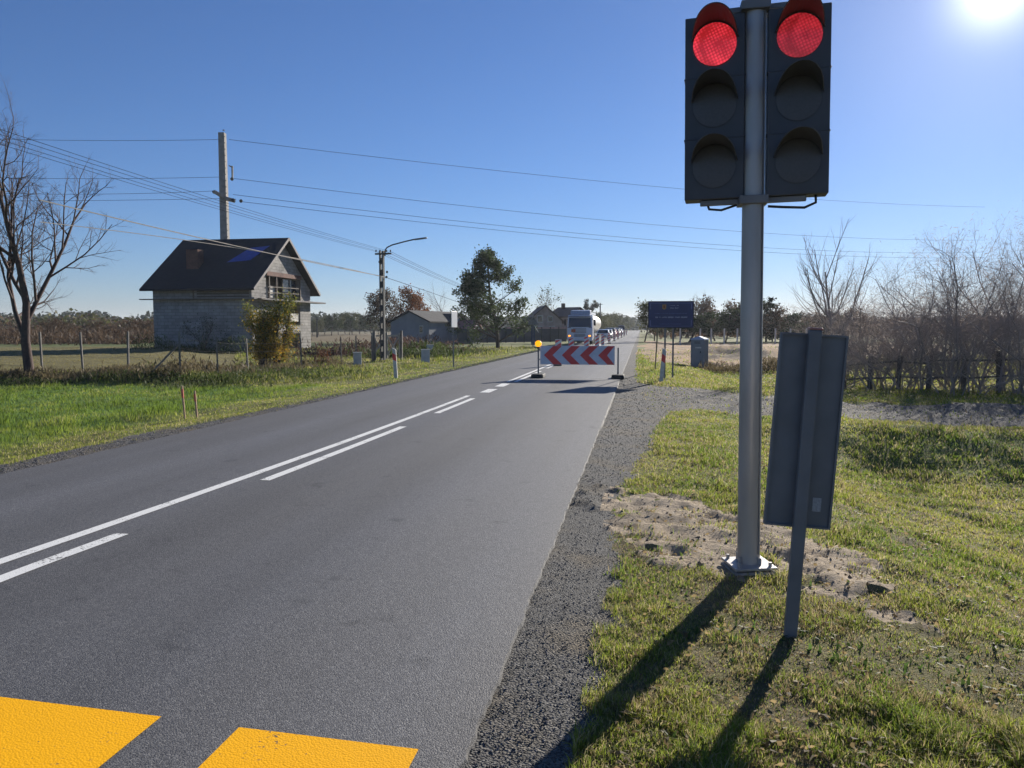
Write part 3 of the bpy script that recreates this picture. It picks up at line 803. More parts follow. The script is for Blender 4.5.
# tall dark tree beyond the barn
p = P(498, 345, 72); p.z = -.1
make_tree('alder_tree', 'tall dense dark green tree standing left of the road before the pale house', p, 8.6,
          dict(levels=3, lv=[(36, .43, 62), (7, .5, 45), (4, .5, 40)], trunk=.98, start=.04, up=.05, wander=.08, rr=.4, t0=1.35, t1=1.1), 21, BARK, LEAF['alder'], 18000, .11, .22, rad=.2)
# birches with rusty leaves above the barn
for k, (px, f, h, lf, lab) in enumerate([(382, 100, 5.8, 'brown', 'pale birch with sparse brown leaves, leftmost of the trees over the grey barn'),
                              (396, 104, 6.6, 'brown', 'tallest sparse birch rising over the left end of the grey barn'),
                              (411, 98, 6.6, 'rust', 'rust coloured tree rising over the middle of the grey barn'),
                              (425, 102, 6.0, 'rust', 'rusty and green tree, rightmost of those over the grey barn')]):
    p = P(px, 345, f); p.z = 0
    make_tree('birch_tree', lab, p, h, dict(levels=3, lv=[(12, .42, 45), (6, .5, 45), (4, .5, 40)], trunk=.9, start=.2, up=.08, wander=.12, rr=.45), 40 + k, BIRCHB, LEAF[lf], 2600, .12, .25, group='trees over the grey barn', rad=.10)
BARE = dict(levels=3, lv=[(12, .5, 42), (7, .5, 42), (5, .5, 40)], trunk=.8, start=.25, up=.08, wander=.14, rr=.5)
p = P(476, 340, 120); p.z = 0
make_tree('bare_tree', 'thin bare tree behind the barn, just left of the tall dark tree', P(446, 340, 118) * 1.0, 9.0, BARE, 61, TWIG, rad=.1)
p = P(541, 342, 120); p.z = 0
make_tree('bare_tree', 'sparse pale tree showing above the roof of the pale house', p, 8.2, BARE, 62, TWIG, LEAF['olive'], 500, .12, .3, rad=.12)
# bare tree at the right behind the sign
p = P(838, 372, 30); p.z = -.1
make_tree('bare_tree', 'leafless tree with upswept thin limbs rising behind the tilted sign', p, 7.0,
          dict(levels=3, lv=[(10, .85, 36), (8, .42, 34), (5, .5, 35)], trunk=.58, start=.03, up=.13, wander=.07, rr=.55), 77, TWIG2, rad=.085, dirn=(-.2, 0, 1))
# dense leafless shrubs at the right, each one its own
SHR = dict(levels=3, lv=[(12, .5, 46), (9, .5, 48), (6, .55, 48)], trunk=.85, start=.06, up=.04, wander=.24, rr=.5)
shr = [(905, 24, 4.0, 'tangled leafless shrub, first of the tall ones right of the sign'),
       (935, 21.5, 4.8, 'tall leafless shrub with seed heads in the middle of the thicket'),
       (975, 23, 5.4, 'tallest leafless shrub reaching high above the thicket'),
       (1015, 20.5, 4.8, 'leafless shrub at the right edge of the picture'),
       (1075, 22, 5.4, 'leafless shrub just beyond the right edge of the thicket'),
       (870, 26, 2.9, 'low leafless shrub behind the top of the tilted sign'),
       (840, 30, 2.6, 'low grey brown shrub seen between pole and tilted sign'),
       (1000, 26, 4.6, 'leafless shrub behind the fence at the far right')]
for k, (px, f, h, lab) in enumerate(shr):
    p = P(px, 380, f); p.z = H1(p.x, p.y)
    make_tree('bare_shrub', lab, p, h, SHR, 100 + k, TWIG2, LEAF['twig'], 2000, .07, .06, group='leafless thicket by the driveway', cat='shrub', trunks=6, spread=1.1, rad=.03, flat=.07)

SR = [o for o in COL.objects if o.name.startswith('bare_shrub')]
for k, (px, f, sc, lab) in enumerate([(890, 21.5, .62, 'low leafless shrub at the left foot of the thicket'), (955, 25.5, .95, 'leafless shrub filling the back of the thicket beside the tallest one'), (990, 20.5, .8, 'leafless shrub close to the driveway, second from the right edge'),
        (1040, 25, 1.0, 'leafless shrub half cut by the right edge of the picture'), (925, 25.5, .8, 'leafless shrub behind the first tall one of the thicket'), (1110, 20, 1.0, 'leafless shrub outside the right edge that shades the meadow'),
        (960, 19.8, .55, 'small leafless shrub in front of the rail fence'), (855, 32, .9, 'grey brown shrub behind the low one at the tilted sign'), (1150, 24, 1.1, 'tall leafless shrub far outside the right edge')]):
    p = P(px, 380, f); dup(SR[k % 5], (p.x, p.y, H1(p.x, p.y)), k * 1.7, lab, sc)

# ================================================================== things near the road
GALV = mat('galvanised_steel', (.42, .40, .385), .48, .45, col2=(.29, .275, .265), scale=5, bump=.08, bscale=60, stretch=(1, 1, .25))
GREYP = mat('grey_sign_back', (.19, .19, .195), .55, .1, col2=(.145, .145, .15), scale=5, bump=.05, bscale=40, spec=.4)
DARKH = mat('traffic_light_housing', (.06, .062, .07), .55, col2=(.048, .05, .056), scale=6)
BLACK = mat('black_rubber', (.02, .02, .02), .75)
DLENS = mat('unlit_lens', (.075, .074, .08), .5, col2=(.065, .064, .068), scale=60)
CONC = mat('concrete', (.30, .28, .25), .9, col2=(.25, .24, .22), scale=6, bump=.5, bscale=50)
REDP = mat('red_reflective', (.72, .05, .045), .4, col2=(.60, .04, .04), scale=5)
WHITEP = mat('white_reflective', (.70, .70, .70), .4, col2=(.6, .6, .6), scale=5)
def lens_mat():
    m = bpy.data.materials.new('lit_red_lens'); t, b = nodes_of(m); N = t.nodes; L = t.links
    tc = N.new('ShaderNodeTexCoord'); w = N.new('ShaderNodeTexVoronoi'); w.inputs['Scale'].default_value = 50; w.inputs['Randomness'].default_value = .12
    mp = N.new('ShaderNodeMapping'); mp.inputs['Rotation'].default_value = (0, R(22), 0); L.new(tc.outputs['Object'], mp.inputs[0]); L.new(mp.outputs[0], w.inputs['Vector'])
    cr = N.new('ShaderNodeValToRGB'); cr.color_ramp.elements[0].color = (.30, .010, .014, 1); cr.color_ramp.elements[1].color = (1.0, .05, .08, 1)
    ng = N.new('ShaderNodeTexNoise'); ng.inputs['Scale'].default_value = 9; L.new(tc.outputs['Object'], ng.inputs['Vector'])
    mm = N.new('ShaderNodeMath'); mm.operation = 'MULTIPLY_ADD'; mm.inputs[1].default_value = -1.5; L.new(w.outputs['Distance'], mm.inputs[0])
    m5 = N.new('ShaderNodeMath'); m5.operation = 'MULTIPLY_ADD'; m5.inputs[1].default_value = 1.3; m5.inputs[2].default_value = .25; L.new(ng.outputs['Fac'], m5.inputs[0]); L.new(m5.outputs[0], mm.inputs[2])
    L.new(mm.outputs[0], cr.inputs[0]); L.new(cr.outputs[0], b.inputs['Emission Color']); b.inputs['Emission Strength'].default_value = .72
    b.inputs['Base Color'].default_value = (.3, .02, .02, 1); b.inputs['Roughness'].default_value = .3
    MATS['lit_red'] = m; return m
LITRED = lens_mat()
DIMRED = LITRED.copy(); DIMRED.name = 'lit_red_lens_dim'; DIMRED.node_tree.nodes['Principled BSDF'].inputs['Emission Strength'].default_value = .36  # weaker emission imitates the sun's veil over the right lens

# --- traffic light: pole, base plate, two signal heads
px_, py_ = .755, 5.44
t = thing('traffic_light', 'galvanised pole with two red traffic signals, bolted down beside the road', 'traffic light', (px_, py_, 0), 0)
lean = .006
t.rotation_euler[1] = R(-.65)
def tp(z): return (lean * z * .35, 0, z)
MB().tube([tp(.03), tp(1.0), tp(2.2), tp(4.6)], [.076, .075, .072, .068], 24).build('pole', GALV, t, autos=True)
mb = MB().bar((.058, -.052, .1), (.058 + lean * 1.4, -.048, 4.4), .006, .010)
mb.build('cable_seam', GREYP, t)
bpn = MB().box((0, -.01, .022), (.29, .29, .018), R(14))
for i in (-1, 1):
    for j in (-1, 1): bpn.box((i * .05, j * .05, .055), (.07 if 1 else 0, .008, .05), R(45 if i * j > 0 else -45))
bpn.build('base_plate', GALV, t, bevel=.003)
for i in (-1, 1):
    for j in (-1, 1):
        c = Matrix.Rotation(R(14), 3, 'Z') @ Vector((i * .108, j * .108, 0))
        MB().tube([(c.x, c.y - .01, .03), (c.x, c.y - .01, .06)], .012, 6).build('bolt', GALV, t)
slab = MB().box((.0, -.01, -.04), (.30, .30, .085), R(14), taper=.97).build('footing', CONC, t, bevel=.012)
def signal_head(x, yaw, lit2):
    """head in local coords, front faces -Y; x = centre offset from the pole"""
    W_, Hh = .385, 1.20; z0 = 2.52
    M = Matrix.Rotation(yaw, 4, 'Z') @ Matrix.Translation((x, -.03, 0))
    def tr(mb): mb.v = [tuple(M @ Vector(v)) for v in mb.v]; return mb
    h = MB(); h.box((0, .06, z0 + Hh / 2), (W_, .16, Hh))
    for k in range(1, 3): h.box((0, .06, z0 + Hh * k / 3), (W_ + .012, .165, .012))
    head = tr(h).build('signal_head', DARKH, t, bevel=.014)
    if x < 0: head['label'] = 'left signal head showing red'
    else: head['label'] = 'right signal head showing red, lens dimmed as if veiled by the sun'
    for k in range(3):
        zc = z0 + Hh * (k + .5) / 3 + .012
        n = 28; l = MB()
        pts = [(0, -.045, zc)] + [(.140 * math.cos(2 * math.pi * i / n), -.028, zc + .140 * math.sin(2 * math.pi * i / n)) for i in range(n)]
        l.add(pts, [(0, 1 + i, 1 + (i + 1) % n) for i in range(n)])
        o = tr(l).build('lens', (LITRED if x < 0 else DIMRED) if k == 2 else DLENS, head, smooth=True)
        if k == 2: o['label'] = 'lit red lens'
        # visor: open-bottomed hood
        v = MB(); m = 22; a0, a1 = R(12), R(168); th = .006
        ring = []
        for i in range(m + 1):
            a = a0 + (a1 - a0) * i / m; q = abs(a - R(90)) / R(80)
            dep = .29 * (1 - q ** 2.4) + .01
            ring.append([(.158 * math.cos(a), -.02, zc + .158 * math.sin(a)), (.152 * math.cos(a), -.02 - dep, zc + .152 * math.sin(a) + .004),
                         ((.152 - th) * math.cos(a), -.02 - dep, zc + (.152 - th) * math.sin(a) + .004), ((.158 - th) * math.cos(a), -.02, zc + (.158 - th) * math.sin(a))])
        vs = [p for r_ in ring for p in r_]; fs = []
        for i in range(m):
            for j in range(4): fs.append((i * 4 + j, i * 4 + (j + 1) % 4, (i + 1) * 4 + (j + 1) % 4, (i + 1) * 4 + j))
        v.add(vs, fs); tr(v).build('visor', DARKH, head, smooth=False)
    return M
M1 = signal_head(-.25, R(-6), True)
M2 = signal_head(.280, R(-6), False)
for z in (2.50, 3.75):
    br = MB().box((0, 0, z), (.185, .185, .055))
    a = Matrix.Rotation(R(-6), 3, 'Z')
    br.bar(a @ Vector((-.34, 0, z)), a @ Vector((.34, 0, z)), .04, .035)
    br.build('mounting_bracket', GREYP, t, bevel=.004)
a = Matrix.Rotation(R(-6), 3, 'Z')
MB().bar(a @ Vector((.088, .02, 2.5)), a @ Vector((.088, .02, 3.75)), .02, .006).build('bracket_strip', mat('bright_aluminium', (.75, .75, .74), .35, .6), t)
cb = MB()
cb.tube([a @ Vector(p) for p in ((.40, .02, 2.52), (.40, .0, 2.47), (.33, 0, 2.44), (.2, 0, 2.45), (.1, 0, 2.46))], .009, 6)
cb.build('cable', BLACK, t); cb = MB()
cb.tube([a @ Vector(p) for p in ((-.30, .02, 2.52), (-.28, 0, 2.46), (-.2, 0, 2.45), (-.1, 0, 2.48))], .009, 6)
cb.build('cable', BLACK, t)

# --- the sign seen from behind
sx_, sy_ = .845, 4.27
t = thing('road_sign', 'tilted grey back of a tall panel sign right of the traffic light', 'road sign', (sx_, sy_, .045), 0)
a_, b_ = Vector((-.03, 0, -.16)), Vector((.064, .02, 1.595))
def on(zz): return a_.lerp(b_, (zz + .16) / 1.755)
MB().bar(a_, b_, .066, .05, up=(0, 1, 0)).build('post', GREYP, t, bevel=.008)
MB().bar(b_, b_ + Vector((.001, 0, .012)), .07, .054, up=(0, 1, 0)).build('post_cap', mat('faded_red_cap', (.42, .20, .18), .5), t, bevel=.004)
tl = R(3.6)
pan = MB(); c = on(1.05) + Vector((0, .052, 0))
pan.box((0, 0, 0), (.33, .018, 1.03)); 
for sx in (-1, 1): pan.box((sx * .168, -.006, 0), (.011, .036, 1.046))
for sz in (-1, 1): pan.box((0, -.006, sz * .519), (.325, .036, .011))
po = pan.build('panel', GREYP, t); po.location = c; po.rotation_euler = (0, tl, R(3))
MB().box((.095, -.0105, -.395), (.045, .002, .075)).build('sticker', mat('paper_label', (.42, .42, .43), .6, col2=(.26, .26, .27), scale=90), po)
MB().box((0, .0115, 0), (.32, .003, 1.0)).build('face', WHITEP, po)

# --- chevron barrier board
CB = mat('barrier_white', (.60, .62, .68), .35, col2=(.5, .52, .58), scale=4)
x0, x1, yb = -3.32, -.78, 25.5
t = thing('chevron_barrier', 'long red and white chevron board on two feet across the right lane', 'barrier', ((x0 + x1) / 2, yb, 0), 0)
w = 2.46; zb, zt = .44, 1.06
bd = MB().box((-.02, 0, (zb + zt) / 2), (w, .03, zt - zb)).build('board', CB, t, bevel=.004)
for k in range(4):
    xa = -w / 2 + .10 + k * .60; c_ = (zb + zt) / 2; hh_ = (zt - zb) / 2 - .006; sl = .31; tk = .29
    poly = [(xa, c_), (xa + sl, zt - .006), (xa + sl + tk, zt - .006), (xa + tk, c_), (xa + sl + tk, zb + .006), (xa + sl, zb + .006)]
    poly = [(min(p[0], w / 2 - .03), p[1]) for p in poly]
    MB().add([(x, -.018, z) for x, z in poly], [(0, 1, 2, 3), (0, 3, 4, 5)]).build('red_chevron', REDP, bd)
for sx in (-1, 1):
    X = sx * (w / 2 + .07) - (.02 if sx < 0 else -.02)
    MB().bar((X, .03, .08), (X, .03, 1.0), .05, .04).build('post', GREYP, t)
    MB().box((X, .02, .065), (.42, .75, .12), taper=.92).build('foot', BLACK, t, bevel=.02)
X = -(w / 2 + .09)
for z in (.6, .95): MB().bar((X, .03, z), (-w / 2, .03, z), .03).build('bracket', GREYP, t)
lm = thing('warning_lamp', 'round amber warning lamp on the left post of the chevron board', 'warning lamp', (t.location.x + X, yb, 1.0))
ll = MB(); ll.tube([(0, -.05, .13), (0, .05, .13)], .105, 20); ll.build('lens', mat('amber_lamp', (.9, .38, .01), .3, emit=(1, .36, .0), estr=.9), lm)
MB().tube([(0, .05, .13), (0, .09, .13)], .09, 16).build('housing', BLACK, lm); MB().box((0, .03, .0), (.09, .09, .08)).build('battery_box', BLACK, lm)

# --- row of striped vertical panels down the middle of the road
def vpanel(loc, label, face='stripe'):
    t = thing('road_delineator', label, 'delineator', loc, 0, 'striped delineators along the middle of the road')
    p = MB().box((0, 0, .66), (.27, .03, .98)).build('panel', WHITEP, t, bevel=.003)
    st = MB()
    for k in range(4):
        z0 = .20 + k * .26; zz = [(-.13, z0), (.13, z0 + .17), (.13, z0 + .30), (-.13, z0 + .13)]
        zz = [(x, min(max(z, .18), 1.14)) for x, z in zz]
        st.add([(x, -.018, z) for x, z in zz], [(0, 1, 2, 3)])
    st.build('red_stripes', REDP, p)
    MB().box((0, 0, .06), (.38, .7, .12), taper=.85).build('foot', BLACK, t, bevel=.02)
    return t
spots = [(-3.58, 33.8, 'nearest striped panel, just behind the chevron board and its left foot'),
         (-3.47, 39.0, 'second striped panel, in front of the tanker truck beside its left light'),
         (-3.12, 45.0, 'third striped panel, in front of the right light of the tanker truck'),
         (-2.95, 53.0, 'fourth striped panel, level with the right corner of the truck cab'),
         (-3.2, 66.0, 'fifth striped panel, beside the tank of the white truck'),
         (-3.3, 82.0, 'sixth striped panel, just right of the end of the tanker'),
         (-3.3, 98.0, 'seventh striped panel, before the white car behind the tanker'),
         (-3.35, 116.0, 'eighth striped panel, beside the second car of the queue'),
         (-3.35, 136.0, 'ninth striped panel along the queue of cars'),
         (-3.35, 158.0, 'tenth striped panel along the queue of cars'),
         (-3.35, 182.0, 'farthest striped panel along the queue of cars')]
v0 = None
for x, y, lab in spots:
    if v0 is None: v0 = vpanel((x, y, 0), lab)
    else: dup(v0, (x, y, 0), R(random.uniform(-6, 6)), lab)

# --- marker posts
def marker_post(loc, label, rz=0):
    t = thing('marker_post', label, 'marker post', loc, rz, 'red and white marker posts on the verges')
    MB().prism([(-.06, 0), (.06, 0), (.06, 1.0), (-.06, 1.08)], -.05, .05).build('post', mat('white_plastic', (.62, .60, .55), .5, col2=(.42, .40, .36), scale=9), t, bevel=.008)
    MB().prism([(-.062, .68), (.062, .60), (.062, .82), (-.062, .90)], -.052, -.0505).build('red_band', REDP, t)
    return t
p = P(396, 377, 26.2); d0 = marker_post((p.x, p.y, H1(p.x, p.y) - .03), 'white marker post with red band on the left verge', R(10)); d0.rotation_euler[1] = R(-3)
p = P(661, 382, 24.0); d1 = dup(d0, (p.x, p.y, H1(p.x, p.y) - .02), R(0), 'leaning marker post with red band beneath the blue board'); d1.rotation_euler[1] = R(5)

# --- blue information board
BLUE = mat('blue_board', (.028, .038, .125), .4, col2=(.022, .03, .10), scale=2)
NAVY = mat('dark_board_edge', (.012, .014, .03), .5)
yb = 25.9
def bx(px, py): q = P(px, py, 1); s = yb / q.y; return Vector((q.x * s, yb, CAM_H + (q.z - CAM_H) * s))
A, B = bx(648.3, 301.2), bx(693.5, 328)
t = thing('information_board', 'dark blue information board on steel posts right of the road', 'information board', ((A.x + B.x) / 2, yb, 0))
hw = (B.x - A.x) / 2; z1, z0 = A.z, B.z
bd = MB().box((0, 0, (z0 + z1) / 2), (hw * 2, .04, z1 - z0)).build('board', NAVY, t)
MB().box((0, -.0215, (z0 + z1) / 2), (hw * 2 - .05, .003, z1 - z0 - .05)).build('printed_face', BLUE, bd)
LB = mat('pale_lettering', (.55, .58, .66), .5); MIDB = mat('faint_lettering', (.16, .20, .38), .5)
fr = MB(); y_ = -.0245
for sx in (-1, 1):
    for za, zb_ in ((.08, .30), (.70, .93)):
        fr.box((sx * (hw - .075), y_, z1 - (z1 - z0) * (za + zb_) / 2), (.016, .002, (z1 - z0) * (zb_ - za)))
fr.box((0, y_, z1 - (z1 - z0) * .08), (hw * 2 - .16, .002, .010)); fr.box((0, y_, z1 - (z1 - z0) * .93), (hw * 2 - .16, .002, .008))
fr.build('border_lines', MIDB, bd)
rr = random.Random(4)
def glyphs(mb, xa, xb, zf, h):
    x = xa; zc = z1 - (z1 - z0) * zf; mb = MB(); mt_ = LB if zf in (.60, .165, .26) else MIDB
    while x < xb:
        w_ = rr.uniform(.35, .75) * h
        if rr.random() < .12: x += h * .6; continue
        if rr.random() < .5: mb.box((x + w_ * .15, y_, zc), (w_ * .28, .002, h))
        mb.box((x + w_ / 2, y_, zc - h * .25 + rr.uniform(0, .4) * h), (w_, .002, h * .32)); 
        if rr.random() < .6: mb.box((x + w_ * .8, y_, zc), (w_ * .25, .002, h * .7))
        x += w_ * 1.3
    mb.build('text_line', mt_, bd)
m1 = MB(); glyphs(m1, -hw * .72, hw * .75, .60, .055); glyphs(m1, 0 - hw * .05, hw * .33, .165, .025); glyphs(m1, -hw * .02, hw * .33, .26, .045)
m2 = MB(); glyphs(m2, -hw * .72, hw * .70, .46, .035); glyphs(m2, -hw * .5, hw * .45, .85, .025)
cs = MB(); zc = z1 - (z1 - z0) * .22
cs.add([(-hw * .38, y_, zc + .08), (-hw * .21, y_, zc + .08), (-hw * .21, y_, zc - .05), (-hw * .295, y_, zc - .09), (-hw * .38, y_, zc - .05)], [(0, 1, 2, 3, 4)]); cs.build('crest', mat('gold_crest', (.45, .27, .06), .5), bd)
MB().add([(-hw * .33, y_ - .002, zc + .055), (-hw * .26, y_ - .002, zc + .055), (-hw * .26, y_ - .002, zc - .04), (-hw * .33, y_ - .002, zc - .04)], [(0, 1, 2, 3)]).build('crest_emblem', mat('crest_red', (.25, .03, .02), .5), bd)
for px, py in ((664.5, 381), (672.5, 384)):
    X = bx(px, py).x - t.location.x
    MB().tube([(X, .05, H1(X + t.location.x, yb) - .3), (X, .05, z1 - .04)], .028, 8).build('post', GREYP, t)
q = P(655, 370, 31)
MB().tube([(q.x - t.location.x, q.y - yb, H1(q.x, q.y) - .1), (bx(658, 328).x - t.location.x, .06, z0 + .1)], .025, 8).build('brace', GREYP, t)

# --- portable toilet
p = P(699.3, 366, 38); p.z = H1(p.x, p.y) + .02
t = thing('portable_toilet', 'grey portable toilet cabin standing on the grass right of the road', 'portable toilet', p, R(-24))
GC = mat('grey_cabin_plastic', (.20, .22, .25), .5, col2=(.16, .18, .205), scale=2)
t.scale = (.76, .76, .73)
gb = MB().box((0, 0, .12), (.86, .86, .2)); gb.box((0, 0, 1.02), (.82, .82, 1.62))
for sx in (-1, 1):
    for sy in (-1, 1): gb.box((sx * .40, sy * .40, 1.0), (.07, .07, 1.66))
for k in range(5): gb.box((-.415, -.28 + k * .14, 1.0), (.02, .04, 1.5)); gb.box((.415, -.28 + k * .14, 1.0), (.02, .04, 1.5))
gb.build('cabin', GC, t, bevel=.012)
MB().add([(-.47, -.47, 1.82), (.47, -.47, 1.82), (.47, .47, 1.82), (-.47, .47, 1.82), (-.44, -.44, 1.90), (.44, -.44, 1.90), (.44, .44, 1.90), (-.44, .44, 1.90), (0, -.2, 2.06), (0, .2, 2.06)],
         [(3, 2, 1, 0), (0, 1, 5, 4), (1, 2, 6, 5), (2, 3, 7, 6), (3, 0, 4, 7), (4, 5, 8), (5, 6, 9, 8), (6, 7, 9), (7, 4, 8, 9)]).build('roof', mat('pale_roof_plastic', (.34, .40, .50), .4, col2=(.30, .35, .45), scale=2), t)
dr = MB().box((0, -.42, 1.0), (.62, .025, 1.5)).build('door', GC, t, bevel=.006); MB().box((.22, -.44, 1.0), (.05, .03, .12)).build('handle', BLACK, dr)
MB().box((.06, -.437, 1.30), (.40, .006, .09)).build('notice', mat('pale_notice', (.5, .53, .52), .5), dr)
for z in (1.6, 1.68): MB().box((0, -.436, z), (.4, .01, .03)).build('vent', BLACK, dr)

# ------------------------------------------------------------------ vehicles
GLASS = mat('vehicle_glass', (.012, .02, .028), .08, col2=(.01, .016, .022), scale=3, spec=.7)
TYRE = mat('tyre', (.018, .018, .018), .85); RIM = mat('wheel_rim', (.35, .35, .36), .4, .7)
LAMPG = mat('headlight_glass', (.6, .62, .65), .15)
def wheel(x, y, r, w, parent, s):
    o = MB().tube([(x - w / 2 * s, y, r), (x + w / 2 * s, y, r)], r, 20).build('wheel', TYRE, parent, autos=True)
    MB().tube([(x + w / 2 * s, y, r), (x + (w / 2 + .012) * s, y, r)], r * .6, 14).build('rim', RIM, o)
def make_car(label, loc, paint, kind='car', rz=0, lit=None, brake=False):
    """front faces -Y"""
    t = thing('parked_car' if False else ('van' if kind == 'van' else 'car'), label, kind if kind == 'van' else 'car', loc, rz, 'queue of oncoming vehicles')
    L_, Wd = (4.4, 1.78) if kind != 'van' else (5.2, 1.98); h = {'car': 1.45, 'suv': 1.68, 'van': 2.35}[kind]
    hb = h * .60 if kind != 'van' else 1.15
    if kind == 'van': side = [(-L_ / 2, .35), (-L_ / 2, .95), (-L_ / 2 + .12, 1.1), (-L_ / 2 + .85, 1.25), (-L_ / 2 + 1.45, h - .08), (-L_ / 2 + 1.8, h), (L_ / 2 - .05, h), (L_ / 2, .35)]
    else: side = [(-L_ / 2 + .05, .28), (-L_ / 2, .55), (-L_ / 2 + .08, .74), (-L_ / 2 + .95, hb), (-L_ / 2 + 1.75, h - .06), (-L_ / 2 + 2.2, h), (L_ / 2 - .95, h - .04), (L_ / 2 - .25, hb + .05), (L_ / 2 - .02, hb - .05), (L_ / 2, .3)]
    vs = []; n = len(side)
    def hwid(z): return Wd / 2 * (1 - .17 * max(0, (z - hb) / (h - hb))) if z > hb else Wd / 2 * (.95 + .05 * min(1, z / .6))
    for s in (-1, 1):
        for y, z in side: vs.append((s * hwid(z), y, z))
    fs = [tuple(range(n)), tuple(range(2 * n - 1, n - 1, -1))] + [(i, i + n, (i + 1) % n + n, (i + 1) % n) for i in range(n)]
    b = MB().add(vs, fs).build('body', paint, t, bevel=.05)
    ia, ib = (3, 4)
    (ya, za), (yb_, zb_) = side[ia], side[ib]
    def pt(s, u, k): y = ya + (yb_ - ya) * u; z = za + (zb_ - za) * u; return (s * (hwid(z) - .12) , y - .02, z + .02)
    MB().add([pt(-1, .06, 0), pt(1, .06, 0), pt(1, .94, 0), pt(-1, .94, 0)], [(0, 1, 2, 3)]).build('windscreen', GLASS, t)
    for s in (-1, 1):
        yy0, yy1 = side[3][0] + .5, side[-4][0] + .35
        if kind == 'van': yy0, yy1 = side[3][0] + .35, side[3][0] + 1.35
        g_ = [(yy0, hb + .04), (yy1, hb + .04), (yy1 - .45, h - .16), (yy0 + .55, h - .16)]
        MB().add([(s * (hwid(z) + .008), y, z) for y, z in g_], [(0, 1, 2, 3)]).build('side_window', GLASS, t)
        MB().box((s * (Wd / 2 + .08), side[3][0] + .55, hb + .1), (.18, .1, .14)).build('mirror', paint, t, bevel=.02)
        MB().box((s * Wd * .37, -L_ / 2 + .04, .68 if kind != 'van' else .85), (.34, .12, .14)).build('headlight', lit or LAMPG, t, bevel=.02)
        for y in (-L_ / 2 + .85, L_ / 2 - .85): wheel(s * (Wd / 2 - .11), y, .32, .21, t, s)
    MB().box((0, -L_ / 2 - .005, .52), (.95, .05, .16)).build('grille', BLACK, t)
    MB().box((0, -L_ / 2 - .03, .40), (.5, .02, .11)).build('number_plate', WHITEP, t)
    return t
def paint(n, c): return mat('car_paint_' + n, c, .28, .3, col2=tuple(x * .9 for x in c), scale=1, coat=.6)
HLIT = mat('lit_headlight', (.9, .9, .85), .2, emit=(1, .95, .8), estr=2.5)
RLIT = mat('lit_red_lamp', (.6, .03, .03), .3, emit=(1, .03, .05), estr=2.5)
ground_far = lambda y: (H1(-5, y) + .055) if y > 240 else 0
cars = [(-5.35, 112, 'white', (.75, .75, .74), 'car', 'white car queuing directly behind the tanker truck', None),
        (-5.4, 126, 'silver', (.45, .46, .48), 'car', 'silver car, second in the queue after the tanker truck', HLIT),
        (-5.3, 137, 'dark_blue', (.02, .03, .08), 'suv', 'dark blue tall car, third vehicle behind the tanker truck', None),
        (-5.4, 148, 'red', (.35, .02, .02), 'car', 'red car in the middle of the queue', HLIT),
        (-5.3, 160, 'black', (.015, .015, .018), 'car', 'black car following the red one', None),
        (-5.4, 172, 'grey', (.18, .18, .19), 'suv', 'grey tall car behind the black one', HLIT),
        (-5.3, 184, 'white', (.75, .75, .74), 'car', 'low white car towards the far end of the queue', None),
        (-5.4, 198, 'blue', (.03, .07, .20), 'suv', 'bright blue car near the far end of the queue', HLIT),
        (-5.3, 214, 'dark', (.03, .03, .035), 'van', 'dark van last in sight at the end of the queue', None)]
for x, y, n, c, kd_, lab, lt in cars: make_car(lab, (x, y, ground_far(y)), paint(n, c), kd_, R(random.uniform(-1, 1)), lt)

# --- tanker truck, front towards us
WCAB = mat('white_lorry_paint', (.62, .65, .72), .3, col2=(.56, .59, .66), scale=1.5, coat=.4)
TANKM = mat('white_tank_shell', (.80, .76, .68), .32, .25, col2=(.62, .57, .50), scale=1.2)
DGREY = mat('dark_grille', (.05, .052, .058), .5)
OR = mat('lit_orange_indicator', (.9, .35, .02), .3, emit=(1, .33, .03), estr=1.6)
t = thing('tanker_truck', 'white tanker truck facing us with orange lights lit at the head of the queue', 'truck', (-5.98, 76.5, 0), R(-1.2))
W2 = 1.25
cab = MB(); prof = [(0, .42), (-.06, .9), (-.02, 1.65), (.16, 2.72), (.34, 2.95), (2.1, 2.95), (2.15, .6), (.3, .42)]
n = len(prof); vs = [(s * (W2 if z < 1.8 else W2 - .06), y, z) for s in (-1, 1) for y, z in prof]
cab.add(vs, [tuple(range(n)), tuple(range(2 * n - 1, n - 1, -1))] + [(i, i + n, (i + 1) % n + n, (i + 1) % n) for i in range(n)])
cabo = cab.build('cab', WCAB, t, bevel=.06)
MB().add([(-1.12, -.045, 1.74), (1.12, -.045, 1.74), (1.08, .14, 2.66), (-1.08, .14, 2.66)], [(0, 1, 2, 3)]).build('windscreen', GLASS, t)
MB().box((0, .10, 2.80), (2.3, .34, .07), 0, R(12)).build('sun_visor', mat('sun_visor', (.25, .28, .34), .3), t, bevel=.02)
MB().prism([(.35, 2.96), (.55, 3.38), (1.9, 3.46), (2.0, 2.96)], -.98, .98, 'yz').build('roof_fairing', mat('fairing_paint', (.42, .46, .55), .35), t, bevel=.06)
MB().box((0, -.05, 1.36), (1.2, .06, .34)).build('upper_grille', WCAB, t)
for z in (1.22, 1.34, 1.46, 1.58): MB().box((0, -.085, z), (1.3, .03, .045)).build('grille_slat', DGREY, t)
for z in (.80, .92, 1.04): MB().box((0, -.075, z), (1.1, .04, .055)).build('grille_slat', DGREY, t)
MB().box((0, -.08, .58), (2.46, .16, .40)).build('bumper', WCAB, t, bevel=.05)
MB().box((0, -.10, .36), (1.9, .10, .16)).build('lower_intake', DGREY, t)
MB().box((-.62, -.125, 1.38), (.42, .02, .30)).build('hazard_plate', mat('orange_plate', (.55, .09, .02), .5), t)
